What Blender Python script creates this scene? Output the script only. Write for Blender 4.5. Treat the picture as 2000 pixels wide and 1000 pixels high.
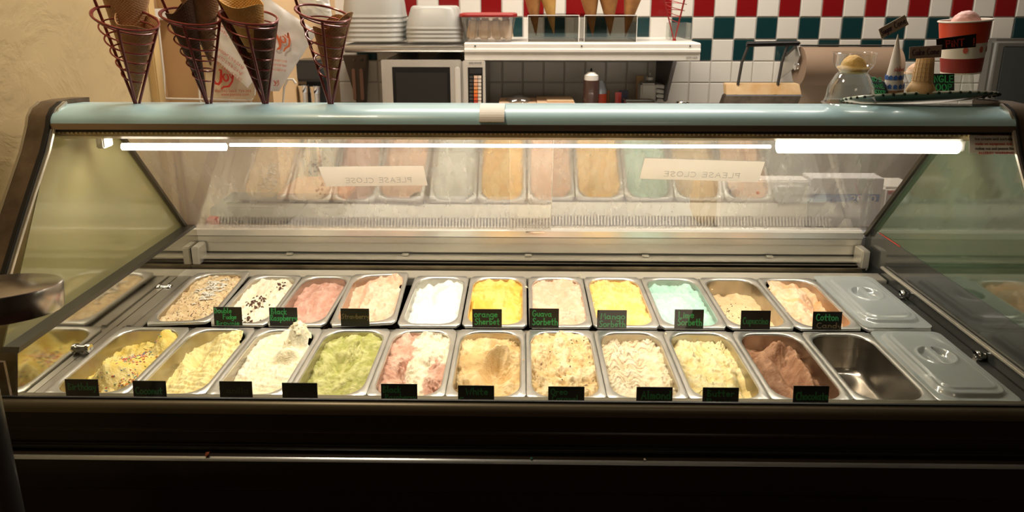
import bpy, bmesh, math, random
from mathutils import Vector, Matrix, Euler, noise
random.seed(7)
PI = math.pi
S = bpy.context.scene
COL = S.collection
for o in list(bpy.data.objects): bpy.data.objects.remove(o)

# ---------------------------------------------------------------- camera, world, light
F = 1350.0; CX = 1000.0; CY = 333.0; ZC = 1.686
PITCH = math.atan(343/F); YAW = math.atan(21/F)
cam = bpy.data.cameras.new('camera'); co = bpy.data.objects.new('camera', cam); COL.objects.link(co)
cam.sensor_width = 36; cam.lens = F/2000*36; cam.shift_y = -(500-CY)/2000
cam.clip_start = .02
co.location = (0, 0, ZC); co.rotation_euler = (PI/2-PITCH, 0, YAW)
cam.dof.use_dof = True; cam.dof.focus_distance = 1.75; cam.dof.aperture_fstop = 5.6
S.camera = co
S.view_settings.view_transform = 'Standard'; S.view_settings.look = 'None'
S.view_settings.exposure = 0.0; S.view_settings.gamma = 1
S.view_settings.use_curve_mapping = False
W = bpy.data.worlds.new('world'); S.world = W; W.use_nodes = True
W.node_tree.nodes['Background'].inputs[0].default_value = (.95, .8, .62, 1)
W.node_tree.nodes['Background'].inputs[1].default_value = .05

def area(name, loc, size, power, color, rot=(0, 0, 0), spread=PI):
    l = bpy.data.lights.new(name, 'AREA'); l.shape = 'RECTANGLE'; l.size, l.size_y = size
    l.energy = power; l.color = color; l.spread = spread
    o = bpy.data.objects.new(name, l); COL.objects.link(o); o.location = loc; o.rotation_euler = rot
    return o
WARM = (1, .80, .56); NEUT = (1, .9, .76)
area('ceiling_lamp', (0.2, 2.75, 2.8), (1.9, .45), 54, (1, .9, .8))
area('ceiling_lamp', (1.6, 2.75, 2.8), (.6, .3), 10, (1, .9, .8))
area('ceiling_lamp', (-.75, 1.45, 2.8), (.25, .25), 13, WARM)
area('ceiling_lamp', (0.8, -1.2, 2.8), (.6, .6), 4.5, (1, .8, .6))
# fluorescent tubes inside the display case
area('case_lamp', (0.0, 1.665, 1.345), (2.05, .03), 11.5, (1, .90, .77), (math.radians(4), 0, 0))

# ---------------------------------------------------------------- projection helper: a pixel of the photo at a real depth Y
def ray(u, v):
    x = (u-CX)/F; y = -(v-CY)/F
    d = Vector((x, math.cos(PITCH)+y*math.sin(PITCH), -math.sin(PITCH)+y*math.cos(PITCH)))
    return Matrix.Rotation(YAW, 3, 'Z') @ d
def at(u, v, Y):
    d = ray(u, v); return d*(Y/d.y)+Vector((0, 0, ZC))
def atz(u, v, Z):
    d = ray(u, v); return d*((Z-ZC)/d.z)+Vector((0, 0, ZC))
def pxm(n, Y): return n*Y*1.02/F

# ---------------------------------------------------------------- materials
MATS = {}
def mat(name, col=(.5, .5, .5), rough=.5, metal=0, spec=.5, noise_amt=0, nscale=8, bump=0, bscale=40, alpha=1, emis=None, es=0,
        coat=0, col2=None, stretch=None, bdist=.002, trans=0, ior=1.45, sub=0):
    if name in MATS: return MATS[name]
    m = bpy.data.materials.new(name); m.use_nodes = True; MATS[name] = m
    nt = m.node_tree; b = nt.nodes['Principled BSDF']
    b.inputs['Base Color'].default_value = (*col, 1); b.inputs['Roughness'].default_value = rough
    b.inputs['Metallic'].default_value = metal; b.inputs['Specular IOR Level'].default_value = spec
    b.inputs['Alpha'].default_value = alpha; b.inputs['Coat Weight'].default_value = coat
    b.inputs['Transmission Weight'].default_value = trans; b.inputs['IOR'].default_value = ior
    if sub: b.inputs['Subsurface Weight'].default_value = sub; b.inputs['Subsurface Radius'].default_value = (.01, .006, .003)
    if emis: b.inputs['Emission Color'].default_value = (*emis, 1); b.inputs['Emission Strength'].default_value = es
    if noise_amt or col2 or bump:
        tc = nt.nodes.new('ShaderNodeTexCoord'); mp = nt.nodes.new('ShaderNodeMapping')
        nt.links.new(tc.outputs['Object'], mp.inputs[0])
        if stretch: mp.inputs['Scale'].default_value = stretch
    if noise_amt or col2:
        n = nt.nodes.new('ShaderNodeTexNoise'); n.inputs['Scale'].default_value = nscale; n.inputs['Detail'].default_value = 6
        nt.links.new(mp.outputs[0], n.inputs['Vector'])
        r = nt.nodes.new('ShaderNodeValToRGB'); r.color_ramp.elements[0].position = .35; r.color_ramp.elements[1].position = .68
        c2 = col2 or tuple(c*(1-noise_amt) for c in col)
        r.color_ramp.elements[0].color = (*col, 1); r.color_ramp.elements[1].color = (*c2, 1)
        nt.links.new(n.outputs['Fac'], r.inputs[0]); nt.links.new(r.outputs[0], b.inputs['Base Color'])
    if bump:
        n = nt.nodes.new('ShaderNodeTexNoise'); n.inputs['Scale'].default_value = bscale; n.inputs['Detail'].default_value = 4
        nt.links.new(mp.outputs[0], n.inputs['Vector'])
        bp = nt.nodes.new('ShaderNodeBump'); bp.inputs['Strength'].default_value = bump; bp.inputs['Distance'].default_value = bdist
        nt.links.new(n.outputs['Fac'], bp.inputs['Height']); nt.links.new(bp.outputs[0], b.inputs['Normal'])
    return m

def pane_mat(name, tint, t_w, g_w, haze_col, rough, hscale=(60, 2, 60), scratch=0):
    """thin pane: clear + mirror + diffuse haze, weights the same for every ray"""
    m = bpy.data.materials.new(name); m.use_nodes = True; MATS[name] = m
    nt = m.node_tree; nt.nodes.remove(nt.nodes['Principled BSDF']); out = nt.nodes['Material Output']
    tr = nt.nodes.new('ShaderNodeBsdfTransparent'); tr.inputs[0].default_value = (*tint, 1)
    gl = nt.nodes.new('ShaderNodeBsdfGlossy'); gl.inputs['Roughness'].default_value = rough; gl.inputs[0].default_value = (.95, .97, .93, 1)
    df = nt.nodes.new('ShaderNodeBsdfDiffuse'); df.inputs[0].default_value = (*haze_col, 1)
    m1 = nt.nodes.new('ShaderNodeMixShader'); m2 = nt.nodes.new('ShaderNodeMixShader')
    d_w = 1-t_w-g_w
    nt.links.new(tr.outputs[0], m1.inputs[1]); nt.links.new(df.outputs[0], m1.inputs[2]); m1.inputs[0].default_value = d_w/(d_w+t_w)
    if scratch:
        tc = nt.nodes.new('ShaderNodeTexCoord'); mp = nt.nodes.new('ShaderNodeMapping'); mp.inputs['Scale'].default_value = hscale
        nn = nt.nodes.new('ShaderNodeTexNoise'); nn.inputs['Detail'].default_value = 8; nn.inputs['Scale'].default_value = 1
        nt.links.new(tc.outputs['Object'], mp.inputs[0]); nt.links.new(mp.outputs[0], nn.inputs['Vector'])
        mr = nt.nodes.new('ShaderNodeMapRange'); mr.inputs[1].default_value = .3; mr.inputs[2].default_value = .75
        mr.inputs[3].default_value = d_w/(d_w+t_w)-scratch; mr.inputs[4].default_value = d_w/(d_w+t_w)+scratch
        nt.links.new(nn.outputs['Fac'], mr.inputs[0]); nt.links.new(mr.outputs[0], m1.inputs[0])
    nt.links.new(m1.outputs[0], m2.inputs[1]); nt.links.new(gl.outputs[0], m2.inputs[2]); m2.inputs[0].default_value = g_w
    nt.links.new(m2.outputs[0], out.inputs[0])
    return m

def glass_mat(name, tint=(.97, .99, .97), base=.03, grazing=.5, rough=.02, haze=0):
    m = bpy.data.materials.new(name); m.use_nodes = True; MATS[name] = m
    nt = m.node_tree; nt.nodes.remove(nt.nodes['Principled BSDF']); out = nt.nodes['Material Output']
    tr = nt.nodes.new('ShaderNodeBsdfTransparent'); tr.inputs[0].default_value = (*tint, 1)
    gl = nt.nodes.new('ShaderNodeBsdfGlossy'); gl.inputs['Roughness'].default_value = rough
    lw = nt.nodes.new('ShaderNodeLayerWeight'); lw.inputs[0].default_value = .25
    mr = nt.nodes.new('ShaderNodeMapRange'); mr.inputs[3].default_value = base; mr.inputs[4].default_value = grazing
    nt.links.new(lw.outputs['Facing'], mr.inputs[0])
    mx = nt.nodes.new('ShaderNodeMixShader'); nt.links.new(mr.outputs[0], mx.inputs[0])
    src = tr.outputs[0]
    if haze:
        df = nt.nodes.new('ShaderNodeBsdfDiffuse'); df.inputs[0].default_value = (.8, .8, .76, 1)
        m3 = nt.nodes.new('ShaderNodeMixShader'); m3.inputs[0].default_value = haze
        nt.links.new(tr.outputs[0], m3.inputs[1]); nt.links.new(df.outputs[0], m3.inputs[2]); src = m3.outputs[0]
    nt.links.new(src, mx.inputs[1]); nt.links.new(gl.outputs[0], mx.inputs[2]); nt.links.new(mx.outputs[0], out.inputs[0])
    return m

STEEL = mat('brushed_steel', (.62, .60, .55), .32, 1, noise_amt=.22, nscale=5, bump=.12, bscale=60, stretch=(.3, 1, 1))
PANST = mat('pan_steel', (.72, .71, .67), .30, .85, noise_amt=.15, nscale=14, bump=.1, bscale=90)
PANIN = mat('pan_inner_steel', (.50, .46, .40), .27, 1, noise_amt=.3, nscale=16, bump=.08, bscale=60)
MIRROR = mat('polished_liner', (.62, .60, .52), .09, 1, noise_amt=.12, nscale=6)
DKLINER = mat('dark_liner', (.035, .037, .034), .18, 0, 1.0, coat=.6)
BRONZE = mat('bronze_frame', (.20, .15, .105), .38, .6, noise_amt=.45, nscale=20)
CHROME = mat('chrome', (.8, .8, .78), .12, 1)
RAILM = mat('rail_satin', (.70, .66, .57), .36, .75, noise_amt=.2, nscale=6, stretch=(.3, 1, 1))
CANOPY = mat('canopy_blue', (.44, .69, .76), .34, 0, .6, noise_amt=.08, nscale=5, coat=.25)
GOLD = mat('canopy_underlip', (.42, .33, .17), .4, .6, noise_amt=.3, nscale=10)
BLACK = mat('black_panel', (.022, .016, .011), .32, 0, .35, bump=.05, bscale=30)
BLACKG = mat('black_gloss', (.008, .007, .006), .22, 0, .3)
RUBBER = mat('black_rubber', (.012, .012, .012), .5)
DARKM = mat('dark_metal', (.10, .095, .085), .35, .8)
WHITEP = mat('white_plastic', (.78, .75, .68), .42, noise_amt=.1, nscale=9)
WHITEM = mat('white_enamel', (.74, .71, .64), .35, noise_amt=.08, nscale=6)
TRWHITE = mat('cloudy_plastic', (.40, .395, .36), .28, noise_amt=.06, nscale=8, alpha=.93)
CLEAR = glass_mat('clear_plastic', (.93, .94, .92), .07, .6, .06, .05)
CLEARD = glass_mat('smoky_acrylic', (.66, .65, .62), .07, .45, .03)
GLASS = glass_mat('case_glass', (.97, .985, .96), .018, .35, .01)
PAPER = mat('paper_white', (.82, .79, .72), .6)
BOARD = mat('chalk_board', (.012, .011, .009), .35, bump=.1, bscale=80)
G1 = mat('chalk_green', (.05, .42, .14), .6, emis=None)
G2 = mat('chalk_green_faded_shaded', (.03, .19, .06), .6)  # front-row glare and shade put into a darker copy of the green
G3 = mat('chalk_tan_faded', (.22, .17, .08), .6)
WIRE = mat('red_brown_wire', (.19, .028, .022), .35, .3, coat=.3)
REDW = mat('red_wire', (.30, .02, .016), .35, .2)
WWIRE = mat('white_wire', (.72, .68, .58), .4)
TUBE = mat('lamp_tube_and_reflection', (1, 1, 1), .5, emis=(1, .95, .84), es=9)
RED = mat('red_print', (.52, .03, .02), .5)
LIDRED = mat('red_lid', (.25, .014, .012), .4)
BLUE = mat('blue_print', (.06, .15, .45), .5)

# ---------------------------------------------------------------- mesh builder
class MB:
    def __init__(s): s.v = []; s.f = []; s.m = []
    def add(s, vs, fs, mi=0):
        b = len(s.v); s.v += [tuple(v) for v in vs]; s.f += [tuple(i+b for i in f) for f in fs]; s.m += [mi]*len(fs); return s
    def box(s, c, d, rot=None, mi=0):
        c = Vector(c); hx, hy, hz = d[0]/2, d[1]/2, d[2]/2
        vs = [Vector((x, y, z)) for x in (-hx, hx) for y in (-hy, hy) for z in (-hz, hz)]
        if rot is not None: vs = [rot @ v for v in vs]
        return s.add([v+c for v in vs], [(0, 1, 3, 2), (4, 6, 7, 5), (0, 4, 5, 1), (2, 3, 7, 6), (0, 2, 6, 4), (1, 5, 7, 3)], mi)
    def b2(s, a, b, mi=0):
        return s.box([(a[i]+b[i])/2 for i in range(3)], [abs(b[i]-a[i]) for i in range(3)], mi=mi)
    def tube(s, path, r, n=8, mi=0, closed=False, cap=True):
        P = [Vector(p) for p in path]; L = len(P)
        R = r if isinstance(r, (list, tuple)) else [r]*L
        rings = []; up = None
        for i, p in enumerate(P):
            if closed: t = P[(i+1) % L]-P[i-1]
            else: t = P[min(i+1, L-1)]-P[max(i-1, 0)]
            if t.length < 1e-9: t = Vector((0, 0, 1))
            t.normalize()
            if up is None: up = t.orthogonal().normalized()
            up = (up-t*up.dot(t)); up = up.normalized() if up.length > 1e-6 else t.orthogonal().normalized()
            w = t.cross(up)
            rings.append([p+(up*math.cos(2*PI*k/n)+w*math.sin(2*PI*k/n))*R[i] for k in range(n)])
        return s.loft(rings, closed_ring=True, cap=cap and not closed, wrap=closed, mi=mi)
    def loft(s, rings, closed_ring=True, cap=False, wrap=False, mi=0, cap0=None, cap1=None):
        n = len(rings[0]); L = len(rings); fs = []
        for i in range(L if wrap else L-1):
            j = (i+1) % L
            for k in range(n if closed_ring else n-1):
                k2 = (k+1) % n; fs.append((i*n+k, i*n+k2, j*n+k2, j*n+k))
        c0 = cap if cap0 is None else cap0; c1 = cap if cap1 is None else cap1
        if c0: fs.append(tuple(range(n-1, -1, -1)))
        if c1: fs.append(tuple((L-1)*n+k for k in range(n)))
        return s.add([v for r in rings for v in r], fs, mi)
    def lathe(s, prof, c=(0, 0, 0), n=32, mi=0, rot=None, cap0=False, cap1=False, sx=1, sy=1, wob=None):
        c = Vector(c); rings = []
        for (r, z) in prof:
            ring = []
            for k in range(n):
                a = 2*PI*k/n; rr = r*(wob(a, z) if wob else 1)
                v = Vector((rr*math.cos(a)*sx, rr*math.sin(a)*sy, z))
                if rot is not None: v = rot @ v
                ring.append(v+c)
            rings.append(ring)
        return s.loft(rings, True, False, mi=mi, cap0=cap0, cap1=cap1)
    def prism(s, poly, off, mi=0):
        """poly: 3-D points, extruded by the vector off"""
        off = Vector(off); P = [Vector(p) for p in poly]
        return s.loft([P, [p+off for p in P]], True, True, mi=mi)
    def build(s, name, mats, parent=None, smooth=False, bevel=0, label=None, kind=None, seg=2, ang=40):
        me = bpy.data.meshes.new(name); me.from_pydata(s.v, [], s.f)
        if not isinstance(mats, (list, tuple)): mats = [mats]
        for m in mats: me.materials.append(m)
        if len(mats) > 1: me.polygons.foreach_set('material_index', s.m)
        bm = bmesh.new(); bm.from_mesh(me); bmesh.ops.recalc_face_normals(bm, faces=bm.faces)
        if bevel:
            es = [e for e in bm.edges if len(e.link_faces) == 2 and e.calc_face_angle(0) > .6]
            bmesh.ops.bevel(bm, geom=es, offset=bevel, segments=seg, affect='EDGES', clamp_overlap=True)
        bm.to_mesh(me); bm.free()
        if smooth:
            me.polygons.foreach_set('use_smooth', [True]*len(me.polygons))
            try: me.set_sharp_from_angle(angle=math.radians(ang))
            except Exception: pass
        o = bpy.data.objects.new(name, me); COL.objects.link(o)
        if parent is not None:
            o.parent = parent; o.matrix_parent_inverse = Matrix.Identity(4)
            if parent.type == 'EMPTY' or True:
                pw = wl(parent); me.transform(Matrix.Translation(-pw))
        if label: o['label'] = label
        if kind: o['kind'] = kind
        return o
WL = {}
def wl(o):
    """world location of a root (parts are built in world space, then shifted under the root)"""
    p = Vector(o.location); q = o.parent
    while q is not None: p += Vector(q.location); q = q.parent
    return p
def thing(name, label, cat, loc=(0, 0, 0), group=None):
    o = bpy.data.objects.new(name, None); COL.objects.link(o); o.location = loc; o.empty_display_size = .02
    o['label'] = label; o['category'] = cat
    if group: o['group'] = group
    return o
def tag(o, label, cat, group=None):
    o['label'] = label; o['category'] = cat
    if group: o['group'] = group
    return o
def struct(o): o['kind'] = 'structure'; return o

# ---------------------------------------------------------------- handwriting (stroke letters)
def arc(cx, cy, rx, ry, a0, a1, n=10):
    return [(cx+rx*math.cos(math.radians(a0+(a1-a0)*i/n)), cy+ry*math.sin(math.radians(a0+(a1-a0)*i/n))) for i in range(n+1)]
O_ = arc(.25, .3, .22, .28, 80, 440, 14)
GL = {
 'a': [arc(.23, .27, .2, .25, 60, 330), [(.44, .55), (.44, .12), (.52, .0)]],
 'b': [[(.08, 1.05), (.08, .02)], arc(.26, .28, .2, .27, 150, -170)],
 'c': [arc(.27, .28, .22, .28, 50, 310)],
 'd': [arc(.23, .27, .2, .26, 40, 330), [(.44, 1.05), (.44, 0)]],
 'e': [[(.06, .3), (.44, .36)]+arc(.26, .3, .2, .27, 15, 320)],
 'f': [arc(.32, .82, .14, .2, 30, 180, 6)+[(.18, 0)], [(.02, .5), (.38, .52)]],
 'g': [arc(.23, .3, .2, .24, 60, 330), [(.44, .55), (.44, -.2)]+arc(.24, -.22, .2, .16, 0, -150, 6)],
 'h': [[(.08, 1.05), (.08, 0)], [(.08, .35)]+arc(.26, .36, .17, .2, 150, 0, 6)+[(.44, 0)]],
 'i': [[(.1, .55), (.1, 0)], [(.1, .78), (.12, .82)]],
 'k': [[(.08, 1.0), (.08, 0)], [(.4, .6), (.1, .28), (.42, 0)]],
 'l': [[(.1, 1.05), (.1, .05), (.2, 0)]],
 'm': [[(.06, .55), (.06, 0)], [(.06, .38), (.18, .54), (.28, .4), (.28, 0)], [(.28, .38), (.4, .54), (.5, .4), (.5, 0)]],
 'n': [[(.08, .55), (.08, 0)], [(.08, .35), (.24, .55), (.4, .4), (.42, 0)]],
 'o': [O_],
 'p': [[(.08, .55), (.08, -.4)], arc(.26, .28, .2, .26, 150, -170)],
 'r': [[(.08, .55), (.08, 0)], [(.08, .32), (.22, .52), (.38, .5)]],
 's': [[(.4, .52), (.22, .58), (.08, .45), (.2, .3), (.38, .2), (.34, .04), (.08, .02)]],
 't': [[(.2, .95), (.2, .08), (.34, .0)], [(.02, .58), (.4, .6)]],
 'u': [[(.06, .55), (.08, .12), (.24, 0), (.4, .14), (.42, .55)], [(.42, .3), (.46, 0)]],
 'v': [[(.04, .55), (.22, 0), (.42, .56)]],
 'w': [[(.02, .55), (.14, 0), (.28, .42), (.42, 0), (.54, .56)]],
 'y': [[(.06, .55), (.1, .25), (.36, .22)], [(.42, .55), (.36, 0), (.16, -.4)]],
 'z': [[(.06, .55), (.4, .55), (.06, 0), (.42, 0)]],
 'A': [[(.0, 0), (.28, 1.0), (.52, 0)], [(.1, .38), (.44, .38)]],
 'B': [[(.06, 1), (.06, 0)], [(.06, 1), (.42, .86), (.08, .55), (.5, .3), (.4, .04), (.04, 0)]],
 'C': [arc(.34, .48, .3, .5, 55, 305)],
 'D': [[(.08, 1), (.08, 0)], [(.0, 1), (.36, .9), (.52, .5), (.36, .08), (.0, 0)]],
 'E': [[(.46, 1), (.06, 1), (.06, 0), (.48, 0)], [(.06, .52), (.4, .52)]],
 'F': [[(.06, 1), (.06, 0)], [(.06, 1), (.5, 1)], [(.06, .55), (.38, .56)]],
 'G': [arc(.32, .5, .28, .5, 50, 330)+[(.58, .42), (.36, .42)]],
 'I': [[(.1, 1), (.1, 0)]],
 'L': [[(.08, 1), (.08, .02), (.46, 0)]],
 'M': [[(.02, 0), (.1, 1), (.3, .4), (.5, 1), (.58, 0)]],
 'N': [[(.06, 0), (.06, 1), (.46, 0), (.46, 1)]],
 'O': [arc(.3, .5, .27, .5, 90, 450, 14)],
 'P': [[(.08, 1), (.08, 0)], [(.04, 1), (.46, .92), (.44, .58), (.08, .48)]],
 'R': [[(.08, 1), (.08, 0)], [(.04, 1), (.46, .9), (.42, .6), (.08, .5), (.5, 0)]],
 'S': [[(.5, .9), (.3, 1.02), (.1, .85), (.2, .58), (.44, .4), (.42, .1), (.2, -.02), (.04, .1)]],
 'T': [[(.28, 1), (.28, 0)], [(.0, 1), (.56, 1)]],
 'U': [[(.06, 1), (.08, .2), (.28, 0), (.46, .2), (.48, 1)]],
 'W': [[(.0, 1), (.16, 0), (.34, .7), (.5, 0), (.68, 1)]],
 '!': [[(.12, 1), (.1, .3)], [(.1, .06), (.12, .02)]],
}
def write(text, origin, right, up, h, mat_, parent, width=None, bold=.09, name='lettering', normal=None, jit=.03, mirror=False):
    """handwritten strokes as thin flat ribbons on a surface; h = capital height"""
    right = Vector(right).normalized(); up = Vector(up).normalized(); nrm = normal or right.cross(up)
    x = 0; strokes = []
    rnd = random.Random(hash(text) % 1000 if False else sum(map(ord, text)))
    for ch in text:
        if ch == ' ': x += .45; continue
        g = GL.get(ch)
        if g is None: x += .4; continue
        dy = rnd.uniform(-jit, jit); mx = max(p[0] for st in g for p in st)
        for st in g: strokes.append([(x+p[0]+rnd.uniform(-.01, .01), p[1]+dy) for p in st])
        x += mx+.14
    tot = max(x-.14, .1); sx = h if width is None else width/tot
    mb = MB(); o = Vector(origin)
    for st in strokes:
        pts = [o+right*((tot-px if mirror else px)*sx)+up*(py*h)+nrm*.0006 for px, py in st]
        # subdivide for roundness
        L = len(pts); ln = []
        w = bold*h*.5
        for i in range(L):
            t = pts[min(i+1, L-1)]-pts[max(i-1, 0)]
            if t.length < 1e-9: t = right.copy()
            t.normalize(); q = nrm.cross(t)*w
            e = t*w*.7 if i == L-1 else (-t*w*.7 if i == 0 else Vector())
            ln.append((pts[i]+q+e, pts[i]-q+e))
        for i in range(L-1):
            a, b, c, d = ln[i][0], ln[i][1], ln[i+1][1], ln[i+1][0]
            th = nrm*.0004
            mb.add([a, b, c, d, a+th, b+th, c+th, d+th], [(4, 5, 6, 7), (0, 3, 2, 1), (0, 1, 5, 4), (1, 2, 6, 5), (2, 3, 7, 6), (3, 0, 4, 7)])
    return mb.build(name, mat_, parent)

def printed(text, origin, right, up, h, mat_, parent, width=None, name='printed_text', mirror=False, shear=0, normal=None):
    c = bpy.data.curves.new('t', 'FONT'); c.body = text; c.size = 1; c.extrude = .01; c.shear = shear
    to = bpy.data.objects.new('t', c); COL.objects.link(to); bpy.context.view_layer.update()
    me = bpy.data.meshes.new_from_object(to.evaluated_get(bpy.context.evaluated_depsgraph_get()))
    bpy.data.objects.remove(to); bpy.data.curves.remove(c)
    vs = [v.co.copy() for v in me.vertices]
    if not vs: return None
    x0 = min(v.x for v in vs); x1 = max(v.x for v in vs); sx = h/.7 if width is None else width/(x1-x0)
    right = Vector(right).normalized(); up = Vector(up).normalized(); nrm = normal or right.cross(up); o = Vector(origin)
    pw = wl(parent) if parent else Vector()
    for i, v in enumerate(vs):
        xx = (v.x-x0)*sx
        if mirror: xx = (x1-x0)*sx-xx
        me.vertices[i].co = o+right*xx+up*(v.y*h/.7)+nrm*(.0006+v.z*.03)-pw
    me.materials.clear(); me.materials.append(mat_); me.name = name
    ob = bpy.data.objects.new(name, me); COL.objects.link(ob)
    if parent: ob.parent = parent
    return ob

# ================================================================ THE ROOM
WBY = 3.6
tile_w, tile_h = .1075, .1105; X0 = .86; Z0 = 1.577      # left edge of a red tile; bottom of the red row
wall_back = struct(MB().b2((-1.6, WBY, 0), (3.4, WBY+.1, 2.9)).build('wall_back', mat('grout', (.50, .47, .41), .8)))
TW = mat('tile_white', (.66, .63, .56), .22, spec=.5, noise_amt=.05, nscale=3)
TR = mat('tile_red', (.19, .006, .007), .2, coat=.3)
TG = mat('tile_green', (.006, .032, .034), .2, coat=.3)
def tile_mesh(m):
    mb = MB(); w, h, d, b = tile_w-.005, tile_h-.005, .006, .003
    rings = []
    for ww, hh, y in ((w, h, 0), (w, h, -d+b), (w-2*b, h-2*b, -d)):
        rings.append([(-ww/2, y, -hh/2), (ww/2, y, -hh/2), (ww/2, y, hh/2), (-ww/2, y, hh/2)])
    mb.loft([[Vector(p) for p in r] for r in rings], True, False, cap1=True)
    o = mb.build('tile', m, smooth=True, ang=25); me = o.data; bpy.data.objects.remove(o); return me
TM = {'w': tile_mesh(TW), 'r': tile_mesh(TR), 'g': tile_mesh(TG)}
stuff_tiles = MB()
for row in range(-1, 12):
    for ci in range(-18, 17):
        cx = X0+(ci+.5)*tile_w; cz = Z0+tile_h*(.5-row)
        if row >= 6 or row < -1:
            stuff_tiles.box((cx, WBY-.003, cz), (tile_w-.005, .006, tile_h-.005)); continue
        if ci < -17: continue
        k = 'w'
        if row == 0 and ci % 2 == 0: k = 'r'
        if row == 1 and ci % 2 == 1: k = 'g'
        if row == 2 and ci % 2 == 0: k = 'g'
        o = bpy.data.objects.new('tile', TM[k]); COL.objects.link(o); o.parent = wall_back
        o.location = (cx, WBY, cz)
stuff_tiles.build('lower_tiles', TW, wall_back, kind='stuff')

PLAS = mat('plaster', (.50, .385, .20), .75, noise_amt=.12, nscale=3)
nt = PLAS.node_tree; b = nt.nodes['Principled BSDF']
tc = nt.nodes.new('ShaderNodeTexCoord')
n1 = nt.nodes.new('ShaderNodeTexNoise'); n1.inputs['Scale'].default_value = 4.5; n1.inputs['Detail'].default_value = 7; n1.inputs['Roughness'].default_value = .55; n1.inputs['Distortion'].default_value = .5
vr = nt.nodes.new('ShaderNodeValToRGB'); vr.color_ramp.elements[0].position = .45; vr.color_ramp.elements[1].position = .56
n2 = nt.nodes.new('ShaderNodeTexNoise'); n2.inputs['Scale'].default_value = 60; n2.inputs['Detail'].default_value = 5
ma = nt.nodes.new('ShaderNodeMath'); ma.operation = 'MULTIPLY_ADD'; ma.inputs[1].default_value = .12
bp = nt.nodes.new('ShaderNodeBump'); bp.inputs['Strength'].default_value = .4; bp.inputs['Distance'].default_value = .005
nt.links.new(tc.outputs['Object'], n1.inputs['Vector']); nt.links.new(tc.outputs['Object'], n2.inputs['Vector'])
nt.links.new(n1.outputs['Fac'], vr.inputs[0]); nt.links.new(n2.outputs['Fac'], ma.inputs[0]); nt.links.new(vr.outputs[0], ma.inputs[2])
nt.links.new(ma.outputs[0], bp.inputs['Height']); nt.links.new(bp.outputs[0], b.inputs['Normal'])
struct(MB().b2((-1.35, -2, 0), (-1.25, 2.30, 2.9)).build('wall_left', PLAS))
struct(MB().b2((-1.29, 2.30, 0), (-1.225, 2.345, 2.9)).build('trim_1', mat('cream_trim', (.60, .42, .19), .5, noise_amt=.15, nscale=5), bevel=.004))
struct(MB().b2((-1.7, 2.62, 0), (-.955, 3.6, 2.9)).build('wall_alcove', mat('tan_paint', (.62, .42, .22), .6, noise_amt=.06)))
struct(MB().b2((-1.7, 2.30, 0), (-1.36, 2.62, 2.9)).build('wall_alcove_side', MATS['tan_paint']))
struct(MB().b2((3.3, -2, 0), (3.4, 3.6, 2.9)).build('wall_right', mat('dark_wall', (.10, .08, .06), .8)))
struct(MB().b2((-1.35, -2.1, 0), (3.4, -2, 2.9)).build('wall_front', MATS['dark_wall']))
struct(MB().b2((-1.7, -2.1, -.1), (3.4, 3.7, 0)).build('floor', mat('red_brown_floor', (.07, .03, .022), .35, noise_amt=.3)))
struct(MB().b2((-1.7, -2.1, 2.9), (3.4, 3.7, 3.0)).build('ceiling', mat('ceiling_paint', (.5, .46, .40), .8)))

# ================================================================ DISPLAY CASE
XL, XR = -1.09, 1.11
case = thing('display_case', 'long glass-fronted ice cream display case with pale blue canopy and black base', 'display case', (0, 1.6, 0))
def sweep_x(prof, x0, x1, name, m, parent=case, smooth=True, bevel=0, **k):
    mb = MB(); mb.loft([[Vector((x0, y, z)) for y, z in prof], [Vector((x1, y, z)) for y, z in prof]], True, True)
    return mb.build(name, m, parent, smooth=smooth, bevel=bevel, **k)
# canopy: curved blue shell
can = [(1.548, 1.400)]+[(1.615-.067*math.cos(a), 1.400+.034*math.sin(a)) for a in [i*PI/2/8 for i in range(1, 9)]]+[(1.69, 1.428), (1.74, 1.405), (1.745, 1.394), (1.60, 1.394)]
sweep_x(can, XL, XR, 'canopy', CANOPY)
sweep_x([(1.545, 1.400), (1.545, 1.386), (1.556, 1.386), (1.556, 1.3935), (1.60, 1.3935), (1.60, 1.400)], XL, XR, 'canopy_trim', mat('trim_steel', (.42, .34, .27), .3, .9, noise_amt=.2, stretch=(.3, 1, 1)), smooth=False, bevel=.001)
sweep_x([(1.553, 1.386), (1.553, 1.379), (1.562, 1.379), (1.562, 1.386)], XL, XR, 'glass_seal', RUBBER, smooth=False)
sweep_x([(1.566, 1.386), (1.568, 1.366), (1.60, 1.354), (1.603, 1.36), (1.60, 1.3934), (1.566, 1.3934)], XL, XR, 'canopy_underlip', GOLD)
st = MB()
for i in range(210):
    x = XL+.01+i*(XR-XL-.02)/210; st.box((x, 1.5655, 1.3755), (.004, .003, .006))
st.build('perforated_strip', mat('strip_beads', (.75, .62, .36), .4, .3), case, kind='stuff')
# visible lamp tube at the right, glowing rods drawn as its reflections, and holders
def tube_obj(x0, x1, y, z, r, name='lamp_tube_and_reflection'):
    return MB().tube([(x0, y, z), (x1, y, z)], r, 14).build(name, TUBE, case, smooth=True)
tube_obj(.62, 1.05, 1.650, 1.331, .0175)
tube_obj(-1.0, -.74, 1.675, 1.318, .009)  # glowing rod drawn in place of the reflected glare at the left
tube_obj(-.74, .62, 1.70, 1.318, .0042)  # thin glowing rod drawn as the tube's reflection line on the rear doors
for x in (-1.035, 1.055): MB().box((x, 1.66, 1.345), (.02, .04, .05)).build('lamp_holder', WHITEP, case, bevel=.003)
sweep_x([(1.742, 1.3936), (1.742, 1.402), (1.97, 1.376), (1.97, 1.368)], XL-.02, XR+.02, 'canopy_rear_plate', WHITEM, smooth=False)
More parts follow.
